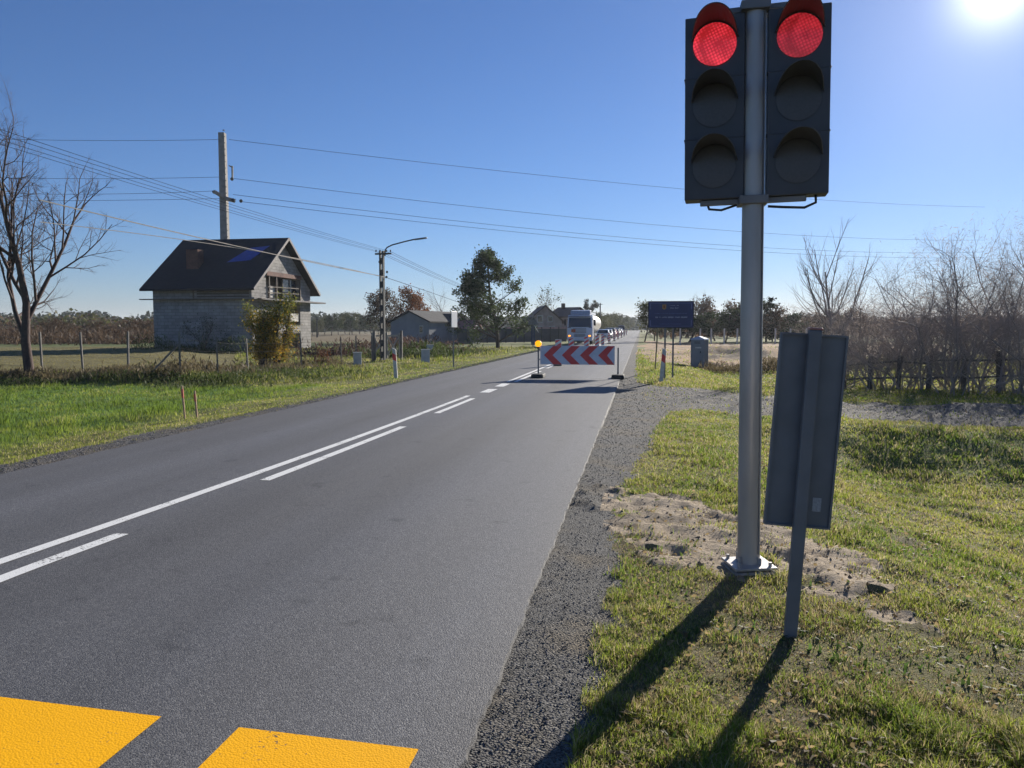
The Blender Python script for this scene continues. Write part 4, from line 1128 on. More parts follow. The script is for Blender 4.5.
MB().box((0, -.17, .62), (.52, .01, .12)).build('number_plate', WHITEP, t)
for s in (-1, 1):
    MB().box((s * .98, -.12, .88), (.38, .1, .2)).build('headlight', LAMPG, t, bevel=.03)
    MB().box((s * 1.0, -.175, .88), (.22, .03, .13)).build('indicator', OR, t)
    m_ = MB().box((s * 1.46, .1, 2.2), (.2, .12, .62)).build('mirror', BLACK, t, bevel=.03)
    MB().bar((s * 1.2, .2, 2.5), (s * 1.46, .1, 2.45), .035).build('mirror_arm', BLACK, m_)
    MB().box((s * 1.05, -.05, 1.70), (.3, .05, .05)).build('wiper', BLACK, t)
    MB().add([(s * (W2 - .045), .3, 1.8), (s * (W2 - .045), 1.3, 1.8), (s * (W2 - .05), 1.3, 2.6), (s * (W2 - .05), .42, 2.6)], [(0, 1, 2, 3)]).build('side_window', GLASS, t)
    for y in (1.2, 3.6, 9.4, 10.7, 12.0): wheel(s * 1.06, y, .5, .32, t, s)
    MB().box((s * 1.15, 4.9, .75), (.12, 2.2, .7)).build('side_skirt', WCAB, t)
MB().box((0, 7, .95), (1.0, 12.4, .22)).build('chassis', DGREY, t)
tk = MB(); n = 28; prof = [(2.5, .2), (2.55, .8), (2.75, .97), (3.3, 1.0), (12.2, 1.0), (12.7, .95), (12.9, .7), (12.95, .15)]
vs = []
for y, k in prof: vs += [(1.24 * k * math.cos(2 * math.pi * i / n), y, 2.12 + 1.02 * k * math.sin(2 * math.pi * i / n)) for i in range(n)]
fs = [(a * n + i, a * n + (i + 1) % n, (a + 1) * n + (i + 1) % n, (a + 1) * n + i) for a in range(len(prof) - 1) for i in range(n)] + [tuple(range(n)), tuple((len(prof) - 1) * n + i for i in reversed(range(n)))]
tank = tk.add(vs, fs).build('tank', TANKM, t, autos=True)
for y in (4.3, 6.2, 8.1, 10.0, 11.8):
    b_ = MB(); b_.v = []; ring = [(1.255 * math.cos(2 * math.pi * i / n), 2.12 + 1.035 * math.sin(2 * math.pi * i / n)) for i in range(n)]
    b_.add([(x, y, z) for x, z in ring] + [(x, y + .12, z) for x, z in ring], [(i, (i + 1) % n, (i + 1) % n + n, i + n) for i in range(n)]); b_.build('tank_band', GREYP, tank)
for y in (4.0, 6.8, 9.6): MB().tube([(0, y, 3.1), (0, y, 3.28)], .28, 14).build('hatch', TANKM, tank)
MB().box((.62, 7.4, 3.2), (.05, 8.6, .22)).build('catwalk_rail', WCAB, tank)

# ================================================================== the unfinished house
DEP = 58.0; k_ = DEP / 52.0
A = C2W(-19.5, 58); B = C2W(-27.6, 59.5)
ex = (A - B).normalized()                     # along the eaves, towards the road
ey = Vector((-ex.y, ex.x, 0)); 
if ey.y < 0: ey = -ey                          # away from us
LH = (A - B).length; WH = 10.0; ang = math.atan2(ex.y, ex.x)
gz = H1(B.x, B.y) - .1
house = thing('unfinished_house', 'unfinished grey block house with a steep dark roof left of the road', 'house', (B.x, B.y, gz), ang)
# local: x 0..LH along the long wall, y 0..WH away, z up
BLK = block_mat('grey_block_wall', (.34, .325, .305), (.245, .235, .225), (.17, .165, .155), .62, .245, msize=.018)
ROOFM = mat('dark_roofing_felt', (.022, .021, .024), .9, col2=(.014, .014, .016), scale=3, bump=.3, bscale=12)
SLAB = mat('raw_concrete_slab', (.22, .21, .20), .9, col2=(.14, .13, .13), scale=4, bump=.3)
TIMB = mat('weathered_timber', (.18, .15, .12), .85, col2=(.09, .075, .065), scale=6, stretch=(1, 1, 8), bump=.3)
PALEB = block_mat('pale_block_infill', (.62, .60, .55), (.48, .46, .42), (.25, .24, .22), .6, .25)
REDL = mat('red_brown_lintel', (.16, .07, .05), .85, col2=(.10, .05, .04), scale=4)
z0, zS, zE = 1.42, 3.95, 5.1; zR = 8.85; T = .3
walls = MB()
walls.box((LH / 2, T / 2, zE / 2), (LH, T, zE)); walls.box((LH / 2, WH - T / 2, zE / 2), (LH, T, zE))
walls.box((T / 2, WH / 2, zE / 2), (T, WH - 2 * T - .004, zE))
# road-side gable: basement, ground floor with an opening, attic floor with a wide opening, all real holes
gx = LH - T / 2
def gw(y0, y1, za, zb): walls.box((gx, (y0 + y1) / 2, (za + zb) / 2), (T, y1 - y0, zb - za))
gw(T + .002, 4.6, 0, z0); gw(8.0, WH - T - .002, 0, z0)
for (y0, y1, za, zb) in ((T + .002, 5.0, z0, zS), (5.0, 8.0, z0, 2.0), (8.0, WH - T - .002, z0, zS), (T + .002, 2.2, zS, zE), (8.0, WH - T - .002, zS, zE)): gw(y0, y1, za, zb)
slope = (zR - zE) / (WH / 2)
def gp(poly): 
    walls.prism(poly, LH - T, LH, 'yz')
gp([(0.02, zE + .002), (2.2, zE + .002), (2.2, zE + 2.2 * slope - .12), (.02, zE + .0021)])
gp([(8.0, zE + .002), (WH - .02, zE + .002), (WH - .02, zE + .0021), (8.0, zE + (WH - 8.0) * slope - .12)])
gp([(2.2, 6.15), (8.0, 6.15), (8.0, zE + (WH - 8.0) * slope - .12), (WH / 2, zR - .15), (2.2, zE + 2.2 * slope - .12)])
walls.prism([(0.02, zE + .002), (WH - .02, zE + .002), (WH / 2, zR - .15)], 0, T, 'yz')
walls.build('wall', BLK, house)
# recessed wall inside the attic opening and the ground floor
rc = MB().box((LH - 1.7, WH / 2, (zS + 6.3) / 2), (.2, 6.2, 6.3 - zS)); rc.box((LH - 1.9, 6.2, (z0 + zS) / 2), (.2, 3, zS - z0)); rc.box((LH - 2.2, 6.2, z0 / 2), (.2, 3.6, z0))
rc.build('recessed_wall', BLK, house)
MB().box((LH - .02, 5.1, 5.98), (.36, 5.9, .33)).build('lintel', REDL, house)
s_ = MB(); s_.box((LH / 2 + .1, -.22, zS - .02), (LH + 1.9, .5, .07)); s_.build('scaffold_plank', TIMB, house)
s2 = MB(); s2.box((LH + .28, WH / 2 + .3, zS), (.9, WH + 2.6, .12)); s2.build('balcony_slab', SLAB, house)
MB().box((LH - .9, WH / 2 + .8, z0 - .04), (1.75, 5.4, .14)).build('floor_slab', SLAB, house)
for q in (((LH - .1, 2.95, 4.6), (.1, 1.4, .9)), ((LH - .1, 6.7, 2.62), (.1, 2.1, .66))): MB().box(*q).build('pale_infill', PALEB, house)
# long wall: narrow windows boarded with slats under the eave
bo_ = MB()
for k in range(3): bo_.box((5.9, -.012, 4.12 + k * .21), (4.3, .03, .13))
bo_.build('boarding', TIMB, house)
MB().box((3.45, -.02, 4.35), (.1, .05, .82)).build('post', TIMB, house)
def window(y0, y1, za, zb, xo):
    w = MB(); 
    for y in (y0, y1): w.box((xo, y, (za + zb) / 2), (.08, .09, zb - za))
    for z in (za, zb, za + (zb - za) * .35): w.box((xo, (y0 + y1) / 2, z), (.075, y1 - y0 - .09, .08))
    w.box((xo, (y0 + y1) / 2, (za + zb) / 2), (.07, .07, zb - za))
    f = w.build('window', TIMB, house)
    MB().box((xo - .02, (y0 + y1) / 2, (za + zb) / 2), (.015, y1 - y0, zb - za)).build('pane', mat('dull_dark_glass', (.03, .035, .045), .2), f)
window(5.5, 7.9, zS + .1, 5.78, LH - .3)
window(5.9, 7.1, 2.1, 3.7, LH - 1.2)
for (y, za, zb) in ((3.8, zS, 5.8), (2.6, zS, 5.8), (6.0, z0, zS - .1), (7.95, zS, 5.8)): MB().box((LH + .04, y, (za + zb) / 2), (.12, .12, zb - za)).build('prop', TIMB, house)
rl = MB()
for z in (zS + .55, zS + 1.0): rl.bar((LH + .1, 2.3, z), (LH + .1, 7.6, z + .1), .07)
rl.build('railing', TIMB, house)
# roof: two slabs with overhang
ov = .6; oe = .75; rt = .16
def roofslab(sign):
    e = WH / 2 + oe; vs = []
    for x in (-ov, LH + ov):
        yE = WH / 2 - sign * e; zEe = zR - slope * e
        vs += [(x, yE, zEe), (x, WH / 2, zR), (x, WH / 2, zR + rt), (x, yE, zEe + rt)]
    return MB().add(vs, [(0, 1, 2, 3), (7, 6, 5, 4), (0, 4, 5, 1), (1, 5, 6, 2), (2, 6, 7, 3), (3, 7, 4, 0)])
for sgn in (1, -1):
    rs = roofslab(sgn).build('roof', ROOFM, house)
    if sgn == 1: near_roof = rs
vb = MB()
for sgn in (1, -1):
    e = WH / 2 + oe
    vb.bar((LH + ov + .02, WH / 2 - sgn * e, zR - slope * e + .08), (LH + ov + .02, WH / 2, zR + .08), .04, .2)
vb.build('verge_board', mat('pale_verge_board', (.30, .27, .25), .8), house)
def onroof(x, s, lift=.0):   # s metres down from the ridge, horizontally, on our side
    return (x, WH / 2 - s, zR + rt - slope * s + lift)
MB().add([onroof(6.1, 1.2, .02), onroof(7.7, 1.0, .03), onroof(6.9, 2.7, .03), onroof(5.0, 2.9, .02)], [(0, 1, 2, 3)]).build('blue_tarpaulin', mat('blue_tarpaulin', (.02, .07, .36), .4, col2=(.015, .05, .24), scale=3, bump=.6, bscale=6), house)
cm = block_mat('dark_red_chimney_brick', (.16, .07, .05), (.11, .05, .04), (.10, .08, .07), .25, .08, msize=.01)
MB().box((2.5, WH / 2 - 3.2, 6.8), (1.0, .8, 2.1)).build('chimney', cm, house)
# weeds along the house wall
def weeds(name, n, fn, m, size, seed, col=None):
    rg = np.random.default_rng(seed); x, y, z = fn(rg, n)
    a = rg.normal(0, 1, (n, 3)); a[:, 2] = np.abs(a[:, 2]) + 1.0; a /= np.linalg.norm(a, axis=1)[:, None]
    b = np.cross(a, rg.normal(0, 1, (n, 3))); b /= np.linalg.norm(b, axis=1)[:, None]
    s = size * rg.uniform(.4, 1.4, n)[:, None]; c = np.stack([x, y, z], 1)
    v = np.stack([c - a * s, c + b * s * .18, c + a * s, c - b * s * .18], 1).reshape(-1, 3); o = np.arange(n) * 4
    ob = np_mesh(name, v, np.stack([o, o + 1, o + 2, o + 3], 1), m); tag(ob, kind='stuff'); return ob
def band(pa, pb, wid, hmax, clump=.5, seed=0, off=0.0):
    """plants along a ground line from pa to pb (x, y)"""
    def fn(rg, n):
        t = rg.uniform(0, 1, n); o = rg.normal(0, wid, n)
        d = Vector((pb[0] - pa[0], pb[1] - pa[1], 0)).normalized(); x = pa[0] + (pb[0] - pa[0]) * t - d.y * o; y = pa[1] + (pb[1] - pa[1]) * t + d.x * o
        hm = hmax * (.25 + 1.2 * np.clip(fbm(x * clump, y * clump, 200 + seed, 3) - .3, 0, 1) * 1.6)
        z = height(x, y) + rg.uniform(0, 1, n) ** 1.3 * hm + off
        return x, y, z
    return fn
DRYW = leafmat('dry_weeds', (.20, .16, .085), (.10, .08, .045)); GRNW = leafmat('green_weeds', (.09, .12, .03), (.05, .07, .02)); RUSTW = leafmat('reddish_scrub', (.15, .085, .06), (.08, .05, .04))
hb = lambda x, y: (house.matrix_basis @ Vector((x, y, 0)))
HM = Matrix.Translation(house.location) @ Matrix.Rotation(ang, 4, 'Z')
a = HM @ Vector((-1, -1.2, 0)); b = HM @ Vector((LH + 1, -1.2, 0))
weeds('weeds', 2600, band(a[:2], b[:2], .8, 1.3, .5), GRNW, .13, 1)
a = HM @ Vector((5.0, -1.0, 0)); make_tree('elder_bush', 'dark bare bush leaning against the shaded house wall', a, 3.0, dict(levels=3, lv=[(7, .6, 45), (6, .5, 45), (4, .5, 40)], trunk=.8, start=.1, up=.03, wander=.2, rr=.5), 301, BARK, LEAF['dark'], 500, .06, .2, cat='bush', trunks=4, spread=.6, rad=.04)
# dry scrub: around the fence, behind it, right of the house
def pp(px, f): q = P(px, 350, f); return (q.x, q.y)
weeds('dry_weeds', 5200, band(pp(-30, 27.5), pp(190, 27.0), .5, .40, .7, 1), DRYW, .09, 2)
weeds('dark_weeds', 3500, band(pp(-30, 26.4), pp(240, 26.4), .35, .35, .6, 2), GRNW, .08, 3)
weeds('dry_weeds', 4500, band(pp(180, 29), pp(330, 40), 1.0, .6, .5, 3), DRYW, .12, 4)
weeds('reddish_scrub', 6000, band(pp(316, 52), pp(442, 62), 2.6, 1.25, .35, 4), RUSTW, .16, 5)
weeds('green_scrub', 6000, band(pp(395, 48), pp(440, 56), 1.6, 1.0, .35, 5), GRNW, .16, 6)
weeds('reddish_scrub', 8000, band(pp(-60, 82), pp(160, 82), 4, 1.7, .2, 6), LEAF['brown'], .28, 7)
weeds('dry_weeds', 6000, band(pp(700, 38), pp(850, 36), 1.0, .6, .5, 7), DRYW, .10, 8)
weeds('green_tufts', 5000, band(pp(180, 24.5), pp(330, 33), 1.6, .35, .8, 8), GRNW, .08, 9)

# ------------------------------------------------------------------ field fence
POSTC = mat('old_concrete_post', (.20, .185, .165), .9, col2=(.12, .11, .10), scale=5, bump=.3)
WIRE = mat('rusty_wire', (.10, .09, .085), .7)
t = thing('wire_fence', 'old wire fence on thin concrete posts around the tan field and house', 'fence', (0, 0, 0))
fpx = [(-45, 30.0), (-3, 29.3), (41, 28.9), (81.5, 28.4), (128, 27.8), (179.5, 27.2), (217, 29.2), (247, 32.5), (301, 37.0), (341, 40.0), (356, 42), (372, 43.5)]
tops = []
for px, f in fpx:
    q = P(px, 350, f); z = H1(q.x, q.y); jx = random.uniform(-.04, .04)
    MB().box((q.x, q.y, z + .70), (.06, .06, 1.6), random.random(), 0, jx).build('post', POSTC, t)
    tops.append((q.x, q.y, z))
q = tops[5]; MB().bar((q[0], q[1], q[2] + 1.1), (q[0] - .95, q[1] - .45, q[2] - .05), .06).build('brace', POSTC, t)
wr = MB()
for a, b in zip(tops[:-1], tops[1:]):
    for h in (.25, .6, .95, 1.3):
        m_ = [(a[0] + (b[0] - a[0]) * u, a[1] + (b[1] - a[1]) * u, a[2] + (b[2] - a[2]) * u + h - .05 * math.sin(math.pi * u)) for u in (0, .33, .66, 1)]
        wr.tube(m_, .004, 3, cap=False)
wr.build('wire', WIRE, t)
# wooden gate with crossed braces
gt = thing('timber_gate', 'pale timber gate with crossed braces beside the lamp pole', 'gate', (0, 0, 0))
WOODP = mat('pale_timber', (.42, .38, .32), .8, col2=(.28, .25, .21), scale=8, stretch=(6, 6, 1))
ga, gb_ = pp(372.5, 44), pp(399.5, 45.5)
for (u, v) in ((0, .47), (.53, 1)):
    pa = [ga[0] + (gb_[0] - ga[0]) * u, ga[1] + (gb_[1] - ga[1]) * u]; pb = [ga[0] + (gb_[0] - ga[0]) * v, ga[1] + (gb_[1] - ga[1]) * v]
    z = -.15; lf = MB()
    lf.bar((pa[0], pa[1], z + .05), (pa[0], pa[1], z + 1.55), .09); lf.bar((pb[0], pb[1], z + .05), (pb[0], pb[1], z + 1.5), .08)
    lf.bar((*pa, z + 1.35), (*pb, z + 1.35), .07, .09); lf.bar((pa[0], pa[1] - .03, z + .2), (pb[0], pb[1] - .03, z + 1.3), .05, .07); lf.bar((pa[0], pa[1] + .03, z + 1.3), (pb[0], pb[1] + .03, z + .2), .05, .07)
    lf.build('gate_leaf', WOODP, gt)
for q in (ga, gb_): MB().box((q[0] + .1, q[1] + .05, .62), (.13, .13, 1.75)).build('post', POSTC, gt)
# rustic rail fence in the thicket at the right
t = thing('rail_fence', 'low wooden rail fence running through the leafless thicket', 'fence', (0, 0, 0))
TB = mat('grey_weathered_rail', (.15, .13, .115), .85, col2=(.09, .08, .07), scale=6)
rp = [pp(845, 24), pp(871, 23.4), pp(900, 22.8), pp(930, 22.2), pp(965, 21.6), pp(1000, 21), pp(1040, 20.4), pp(1090, 19.8)]
for k, q in enumerate(rp): MB().box((q[0], q[1], H1(*q) + .5), (.10, .10, 1.25), random.random(), random.uniform(-.05, .05)).build('post', TB, t)
for a, b in zip(rp[:-1], rp[1:]):
    for h in (.45, .92):
        za, zb_ = H1(*a) + h + random.uniform(-.05, .05), H1(*b) + h + random.uniform(-.05, .05)
        MB().tube([(*a, za), (*b, zb_)], .03, 6).build('rail', TB, t)
# far white posts beyond the sand
t = thing('post_fence', 'row of pale posts at the far edge of the dug sand', 'fence', (0, 0, 0))
for px in (680, 700, 711, 724, 737, 761, 775, 790, 806): q = pp(px, 84); MB().box((*q, .6), (.15, .15, 2.0)).build('post', mat('white_concrete_post', (.62, .60, .56), .8), t)

# ------------------------------------------------------------------ posts, boxes, stakes on the left verge
STEEL = mat('grey_steel_post', (.22, .22, .22), .5, .5)
p = P(453.5, 366, 33.0); z = H1(p.x, p.y)
t = thing('traffic_sign', 'narrow sign on a tall steel post seen edge-on beside the left verge', 'road sign', (p.x, p.y, z), R(80))
MB().tube([(0, 0, -.1), (0, 0, 2.42)], .03, 8).build('post', STEEL, t); MB().box((0, -.05, 2.08), (.6, .02, .68)).build('plate', WHITEP, t, bevel=.006)
p = P(533, 346, 71); 
t = thing('traffic_sign', 'dark back of a triangular sign on a post before the pale house', 'road sign', (p.x, p.y, 0), R(6))
MB().tube([(0, 0, -.1), (0, 0, 3.0)], .045, 8).build('post', STEEL, t)
MB().prism([(-.5, 1.95), (.5, 1.95), (0, 2.85)], .0, .02).build('triangle_plate', GREYP, t)
MB().prism([(-.17, .1), (.17, .1), (.17, 1.85), (-.17, 1.85)], -.02, .0).build('lower_plate', mat('slate_blue_plate', (.07, .09, .14), .6), t)
MB().bar((.12, -.05, 1.9), (.5, -.05, 1.25), .10, .03).build('white_tip', WHITEP, t)
UB = mat('pale_utility_box', (.55, .55, .52), .6, col2=(.42, .42, .40), scale=5)
for px, py, f, w_, h_, lab in ((357.5, 358.5, 41, .42, .62, 'pale utility box left of the lamp pole on the verge'), (425.5, 358.5, 42, .45, .68, 'nearer pale utility box right of the lamp pole'), (430, 352.5, 52, .42, .75, 'farther pale utility box right of the lamp pole')):
    p = P(px, py, f); t = thing('utility_box', lab, 'utility box', (p.x, p.y, H1(p.x, p.y)), R(20))
    MB().box((0, 0, h_ / 2), (w_, .28, h_)).build('cabinet', UB, t, bevel=.01); MB().box((0, 0, h_ + .02), (w_ + .05, .34, .05)).build('lid', UB, t, bevel=.008)
    MB().box((0, -.145, h_ * .5), (w_ * .8, .01, h_ * .75)).build('door', UB, t)
for px, py, f, hh, lab in ((183.5, 407, 15.4, .60, 'taller pinkish survey stake in the bright green grass'), (196, 408, 15.2, .50, 'shorter pinkish survey stake in the bright green grass')):
    p = P(px, py, f); t = thing('survey_stake', lab, 'stake', (p.x, p.y, H1(p.x, p.y)), R(15))
    MB().box((0, 0, hh / 2), (.035, .02, hh + .1), 0, 0, R(-3)).build('stake', mat('raw_pine', (.60, .38, .24), .8), t); MB().box((-.012, 0, hh * .83), (.04, .025, hh * .3), 0, 0, R(-3)).build('painted_top', mat('red_spray_paint', (.70, .16, .12), .7), t)
p = P(324, 357, 39)
make_tree('orange_shrub', 'small rust orange shrub at the fence right of the house', (p.x, p.y, H1(p.x, p.y)), 1.0, dict(levels=2, lv=[(6, .5, 40), (5, .5, 40)], trunk=.8, start=.1, up=.1), 350, BARK, LEAF['rust'], 500, .05, .08, cat='bush', trunks=4, spread=.2, rad=.02)

# ------------------------------------------------------------------ poles and wires
CPOLE = mat('concrete_pole', (.30, .28, .26), .9, col2=(.20, .19, .18), scale=3)
DPOLE = mat('dark_lamp_pole', (.085, .085, .08), .85, col2=(.05, .05, .048), scale=4)
def sag(a, b, s, n=14): return [(a[0] + (b[0] - a[0]) * u, a[1] + (b[1] - a[1]) * u, a[2] + (b[2] - a[2]) * u - s * 4 * u * (1 - u)) for u in [i / n for i in range(n + 1)]]
bigb = P(228, 350, 70); bz = P(225, 133, 70).z
pt_ = thing('power_pole', 'tall concrete power pole with crossarm rising behind the unfinished house', 'power pole', (bigb.x, bigb.y, 0), -YAW * 0)
pl = MB(); pl.box((0, 0, bz / 2), (.74, .74, bz), YAW, taper=.72, tapery=.8); pl.build('pole', CPOLE, pt_, bevel=.02)
rg_ = MB()
for k in range(int(bz / .55)): rg_.box((.36 - .01 * k * .3, -.2, 1 + k * .55), (.16, .10, .08), YAW)
rg_.build('rungs', DPOLE, pt_)
def loc(px, py, f, o): q = P(px, py, f); return (q.x - o.location.x, q.y - o.location.y, q.z - o.location.z)
ca = MB(); ca.bar(loc(214, 191.5, 68.6, pt_), loc(225, 198, 69.6, pt_), .20, .26); ca.bar(loc(224, 198, 69.4, pt_), loc(235, 201, 70, pt_), .26, .3); ca.build('crossarm', CPOLE, pt_); ca = MB(); ca.bar(loc(229, 165.5, 69.8, pt_), loc(233, 168, 69.8, pt_), .1); ca.bar(loc(232.3, 166, 69.8, pt_), loc(232.5, 180, 69.8, pt_), .12)
ca.build('bracket', CPOLE, pt_)
for px, py in ((232, 179), (233, 200), (214, 192), (241, 201)): MB().ball(loc(px, py, 69.6, pt_), .16).build('insulator', DPOLE, pt_)
WM = mat('dark_cable', (.03, .035, .045), .95, spec=.1); WL = mat('pale_cable', (.62, .52, .42), .5)
def wire(label, a, b, s, r, m=WM, group=None):
    mb = MB().tube(sag(a, b, s), r, 4, cap=False); o = mb.build('power_line', m); tag(o, label, 'cable', group); return o
def PW(px, py, f): q = P(px, py, f); return (q.x, q.y, q.z)
right = [((229, 139.5, 70), (985, 207, 150), 'topmost wire from the concrete pole away to the right', 1.2), ((234, 178.5, 70), (985, 240, 150), 'second wire from the top going right from the concrete pole', 1.6),
         ((233, 194.5, 70), (985, 252, 150), 'third wire from the top going right from the concrete pole', 1.8), ((240, 201.5, 70), (985, 257.5, 150), 'lowest of the four wires going right from the concrete pole', 1.6)]
for a, b, lab, s in right: wire(lab, PW(*a), PW(*b), s, .020)
left = [((222, 139.5, 70), (-60, 137, 78), 'topmost wire from the concrete pole off to the left', .2), ((222, 177, 70), (-60, 176, 78), 'second wire from the concrete pole off to the left', .2),
        ((214, 191, 69), (-60, 191, 78), 'third wire from the concrete pole off to the left', .3), ((224, 198.5, 70), (-60, 200.5, 78), 'lowest wire from the concrete pole off to the left', .1)]
for a, b, lab, s in left: wire(lab, PW(*a), PW(*b), s, .020)
# low-voltage lamp pole
f1 = 43.5; lb = P(383, 357, f1); zt_ = P(382.5, 251, f1).z
t = thing('lamp_pole', 'dark concrete lamp pole with long curved arm beside the timber gate', 'street lamp', (lb.x, lb.y, -.15))
n_ = MB(); H_ = zt_ + .15
for s in (-1, 1): n_.box((s * .085, 0, H_ / 2), (.07, .2, H_), -.1, taper=1)
for k in range(9): n_.box((0, 0, .3 + k * H_ / 9.3), (.12, .14, .34), -.1)
n_.build('pole', DPOLE, t)
def l1(px, py): return loc(px, py, f1, t)
MB().bar(l1(375, 254), l1(391.5, 253.5), .09, .09).build('crossarm', DPOLE, t)
MB().tube([l1(385, 256), l1(385.2, 250), l1(387, 247.5), l1(392, 245), l1(405, 241.5), l1(415, 239.2)], .04, 6).build('arm', DPOLE, t)
a = Vector(l1(414, 239.6)); b = Vector(l1(427, 237.8)); MB().bar(a, b, .20, .08).build('lamp_head', mat('lamp_head_grey', (.18, .19, .2), .5), t, bevel=.02)
for px in (376, 380, 386.5, 390.5): q = l1(px, 252); MB().tube([q, (q[0], q[1], q[2] + .12)], .04, 6).build('insulator', DPOLE, t)
for px, py in ((386.5, 277), (379.5, 262), (387, 272)): MB().ball(l1(px, py), .07).build('insulator', DPOLE, t)
# overhead wires run back towards a pole behind the photographer and on to the next ones
for k, px in enumerate((376, 380, 386.5, 390.5)):
    a = PW(px, 251.5, f1); lab = ['first', 'second', 'third', 'fourth'][k]
    b = (-15.9 + k * .42, 2.0, 6.6)
    wire(lab + ' from the left of the thin crossarm wires rising leftwards from the lamp pole', b, a, .25, .007)
    wire(lab + ' from the left of the thin crossarm wires running right from the lamp pole', a, PW(514 + k * 1.4, 303, 110), .45, .010)
wire('upper pale thick cable crossing in front of the house roof', PW(40, 200, 25), PW(386, 277, f1), .10, .022, WL); 
wire('lower pale thick cable crossing in front of the house roof', PW(40, 222, 25), PW(386, 277.8, f1), -.25, .016, WL)
wire('cable sagging from the lamp pole to the barn side on the right', PW(386, 277.5, f1), PW(514, 325, 110), -.2, .016)
for px, py0, py1, f, lab in ((516, 301.5, 345, 108, 'slim dark utility pole standing before the tall dark tree'), (317.2, 317, 338, 150, 'far small utility pole in the gap right of the unfinished house'), (600, 303, 338, 170, 'utility pole sticking up above the tanker truck')):
    a = P(px, py1, f); b = P(px, py0, f); t = thing('utility_pole', lab, 'utility pole', (a.x, a.y, 0)); MB().tube([(0, 0, -.2), (0, 0, b.z)], [.16, .12], 8).build('pole', DPOLE, t); MB().box((0, 0, b.z - .3), (1.1, .1, .1)).build('crossarm', DPOLE, t)
for px, py0, f, lab in ((620, 316, 260, 'far street lamp above the queue of cars'), (627, 317.5, 330, 'farthest street lamp above the queue of cars')):
    a = P(px, 335, f); b = P(px, py0, f); t = thing('street_lamp', lab, 'street lamp', (a.x, a.y, 0)); MB().tube([(0, 0, -.2), (0, 0, b.z - .3), (.3, 0, b.z), (1.6, 0, b.z + .1)], .12, 6).build('pole', DPOLE, t); MB().box((1.9, 0, b.z + .1), (1.0, .35, .18)).build('lamp_head', BLACK, t)

# ------------------------------------------------------------------ far buildings
RENDER = mat('grey_render', (.27, .28, .30), .9, col2=(.20, .21, .23), scale=.6); ROOFG = mat('grey_sheet_roof', (.045, .045, .048), .95, col2=(.03, .03, .033), scale=1); ROOFB = mat('brown_tile_roof', (.085, .055, .05), .8, col2=(.06, .04, .038), scale=3)
def gable_building(name, label, loc, rz, L_, W_, e, r, wm, rm, oh=.4, wins=(), door=None, cat='building', chim=None):
    """gable ends at x=0 and x=L_; near long side at y=0"""
    t = thing(name, label, cat, loc, rz)
    w = MB().prism([(0, -.2), (W_, -.2), (W_, e), (W_ / 2, r), (0, e)], 0, L_, 'yz').build('wall', wm, t)
    sl = (r - e) / (W_ / 2)
    for s in (1, -1):
        E_ = W_ / 2 + oh; y_e = W_ / 2 - s * E_; ze = r - sl * E_; vs = []
        for x in (-oh, L_ + oh): vs += [(x, y_e, ze + .03), (x, W_ / 2, r + .03), (x, W_ / 2, r + .2), (x, y_e, ze + .2)]
        ro = MB().add(vs, [(0, 1, 2, 3), (7, 6, 5, 4), (0, 4, 5, 1), (1, 5, 6, 2), (2, 6, 7, 3), (3, 7, 4, 0)]).build('roof', rm, t)
    if chim: MB().box((chim, W_ / 2 - .6, r + .2), (.5, .5, 1.3)).build('chimney', BARK, t)
    for (side, a, z, ww, hh_) in wins:
        c = {'s': (a, -.01, z), 'l': (-.01, a, z), 'r': (L_ + .01, a, z)}[side]; d = (ww, .08, hh_) if side == 's' else (.08, ww, hh_)
        f_ = MB().box(c, d).build('window', mat('window_frame_white', (.5, .5, .48), .5), t)
        d2 = (ww * .8, .1, hh_ * .8) if side == 's' else (.1, ww * .8, hh_ * .8); MB().box(c, d2).build('pane', GLASS, f_)
    return t
def pxy(px, f): q = P(px, 345, f); return Vector((q.x, q.y, 0))
a = pxy(429, 92); b = pxy(391, 96); v = b - a
# barn: wide gable towards us
ab = pxy(391, 90); bb = pxy(429, 88); d = bb - ab
t = gable_building('barn', 'grey rendered barn with a shallow gable behind the reddish scrub', (ab.x + d.x, ab.y + d.y, 0), math.atan2(d.y, d.x) + R(-90) + R(180), 11, d.length, 2.35, 3.5, RENDER, ROOFG, .3,
                   wins=(('l', 1.0, 1.5, .5, .9), ('r', 1, 1.5, .6, .9)))
ab = pxy(428, 93); bb = pxy(452, 92); d = bb - ab
gable_building('shed', 'lower grey shed joined to the right of the barn', (ab.x, ab.y, 0), math.atan2(d.y, d.x), d.length, 4.5, 2.0, 3.2, RENDER, ROOFG, .25, wins=(('s', 1.5, 1.4, .7, .7),))
ab = pxy(452.5, 92.5); bb = pxy(473, 92); d = bb - ab
gable_building('outbuilding', 'low outbuilding with a pinkish roof left of the tall dark tree', (ab.x, ab.y, 0), math.atan2(d.y, d.x), d.length, 4, 1.5, 2.5, RENDER, mat('pink_roof', (.28, .14, .14), .8), .2)
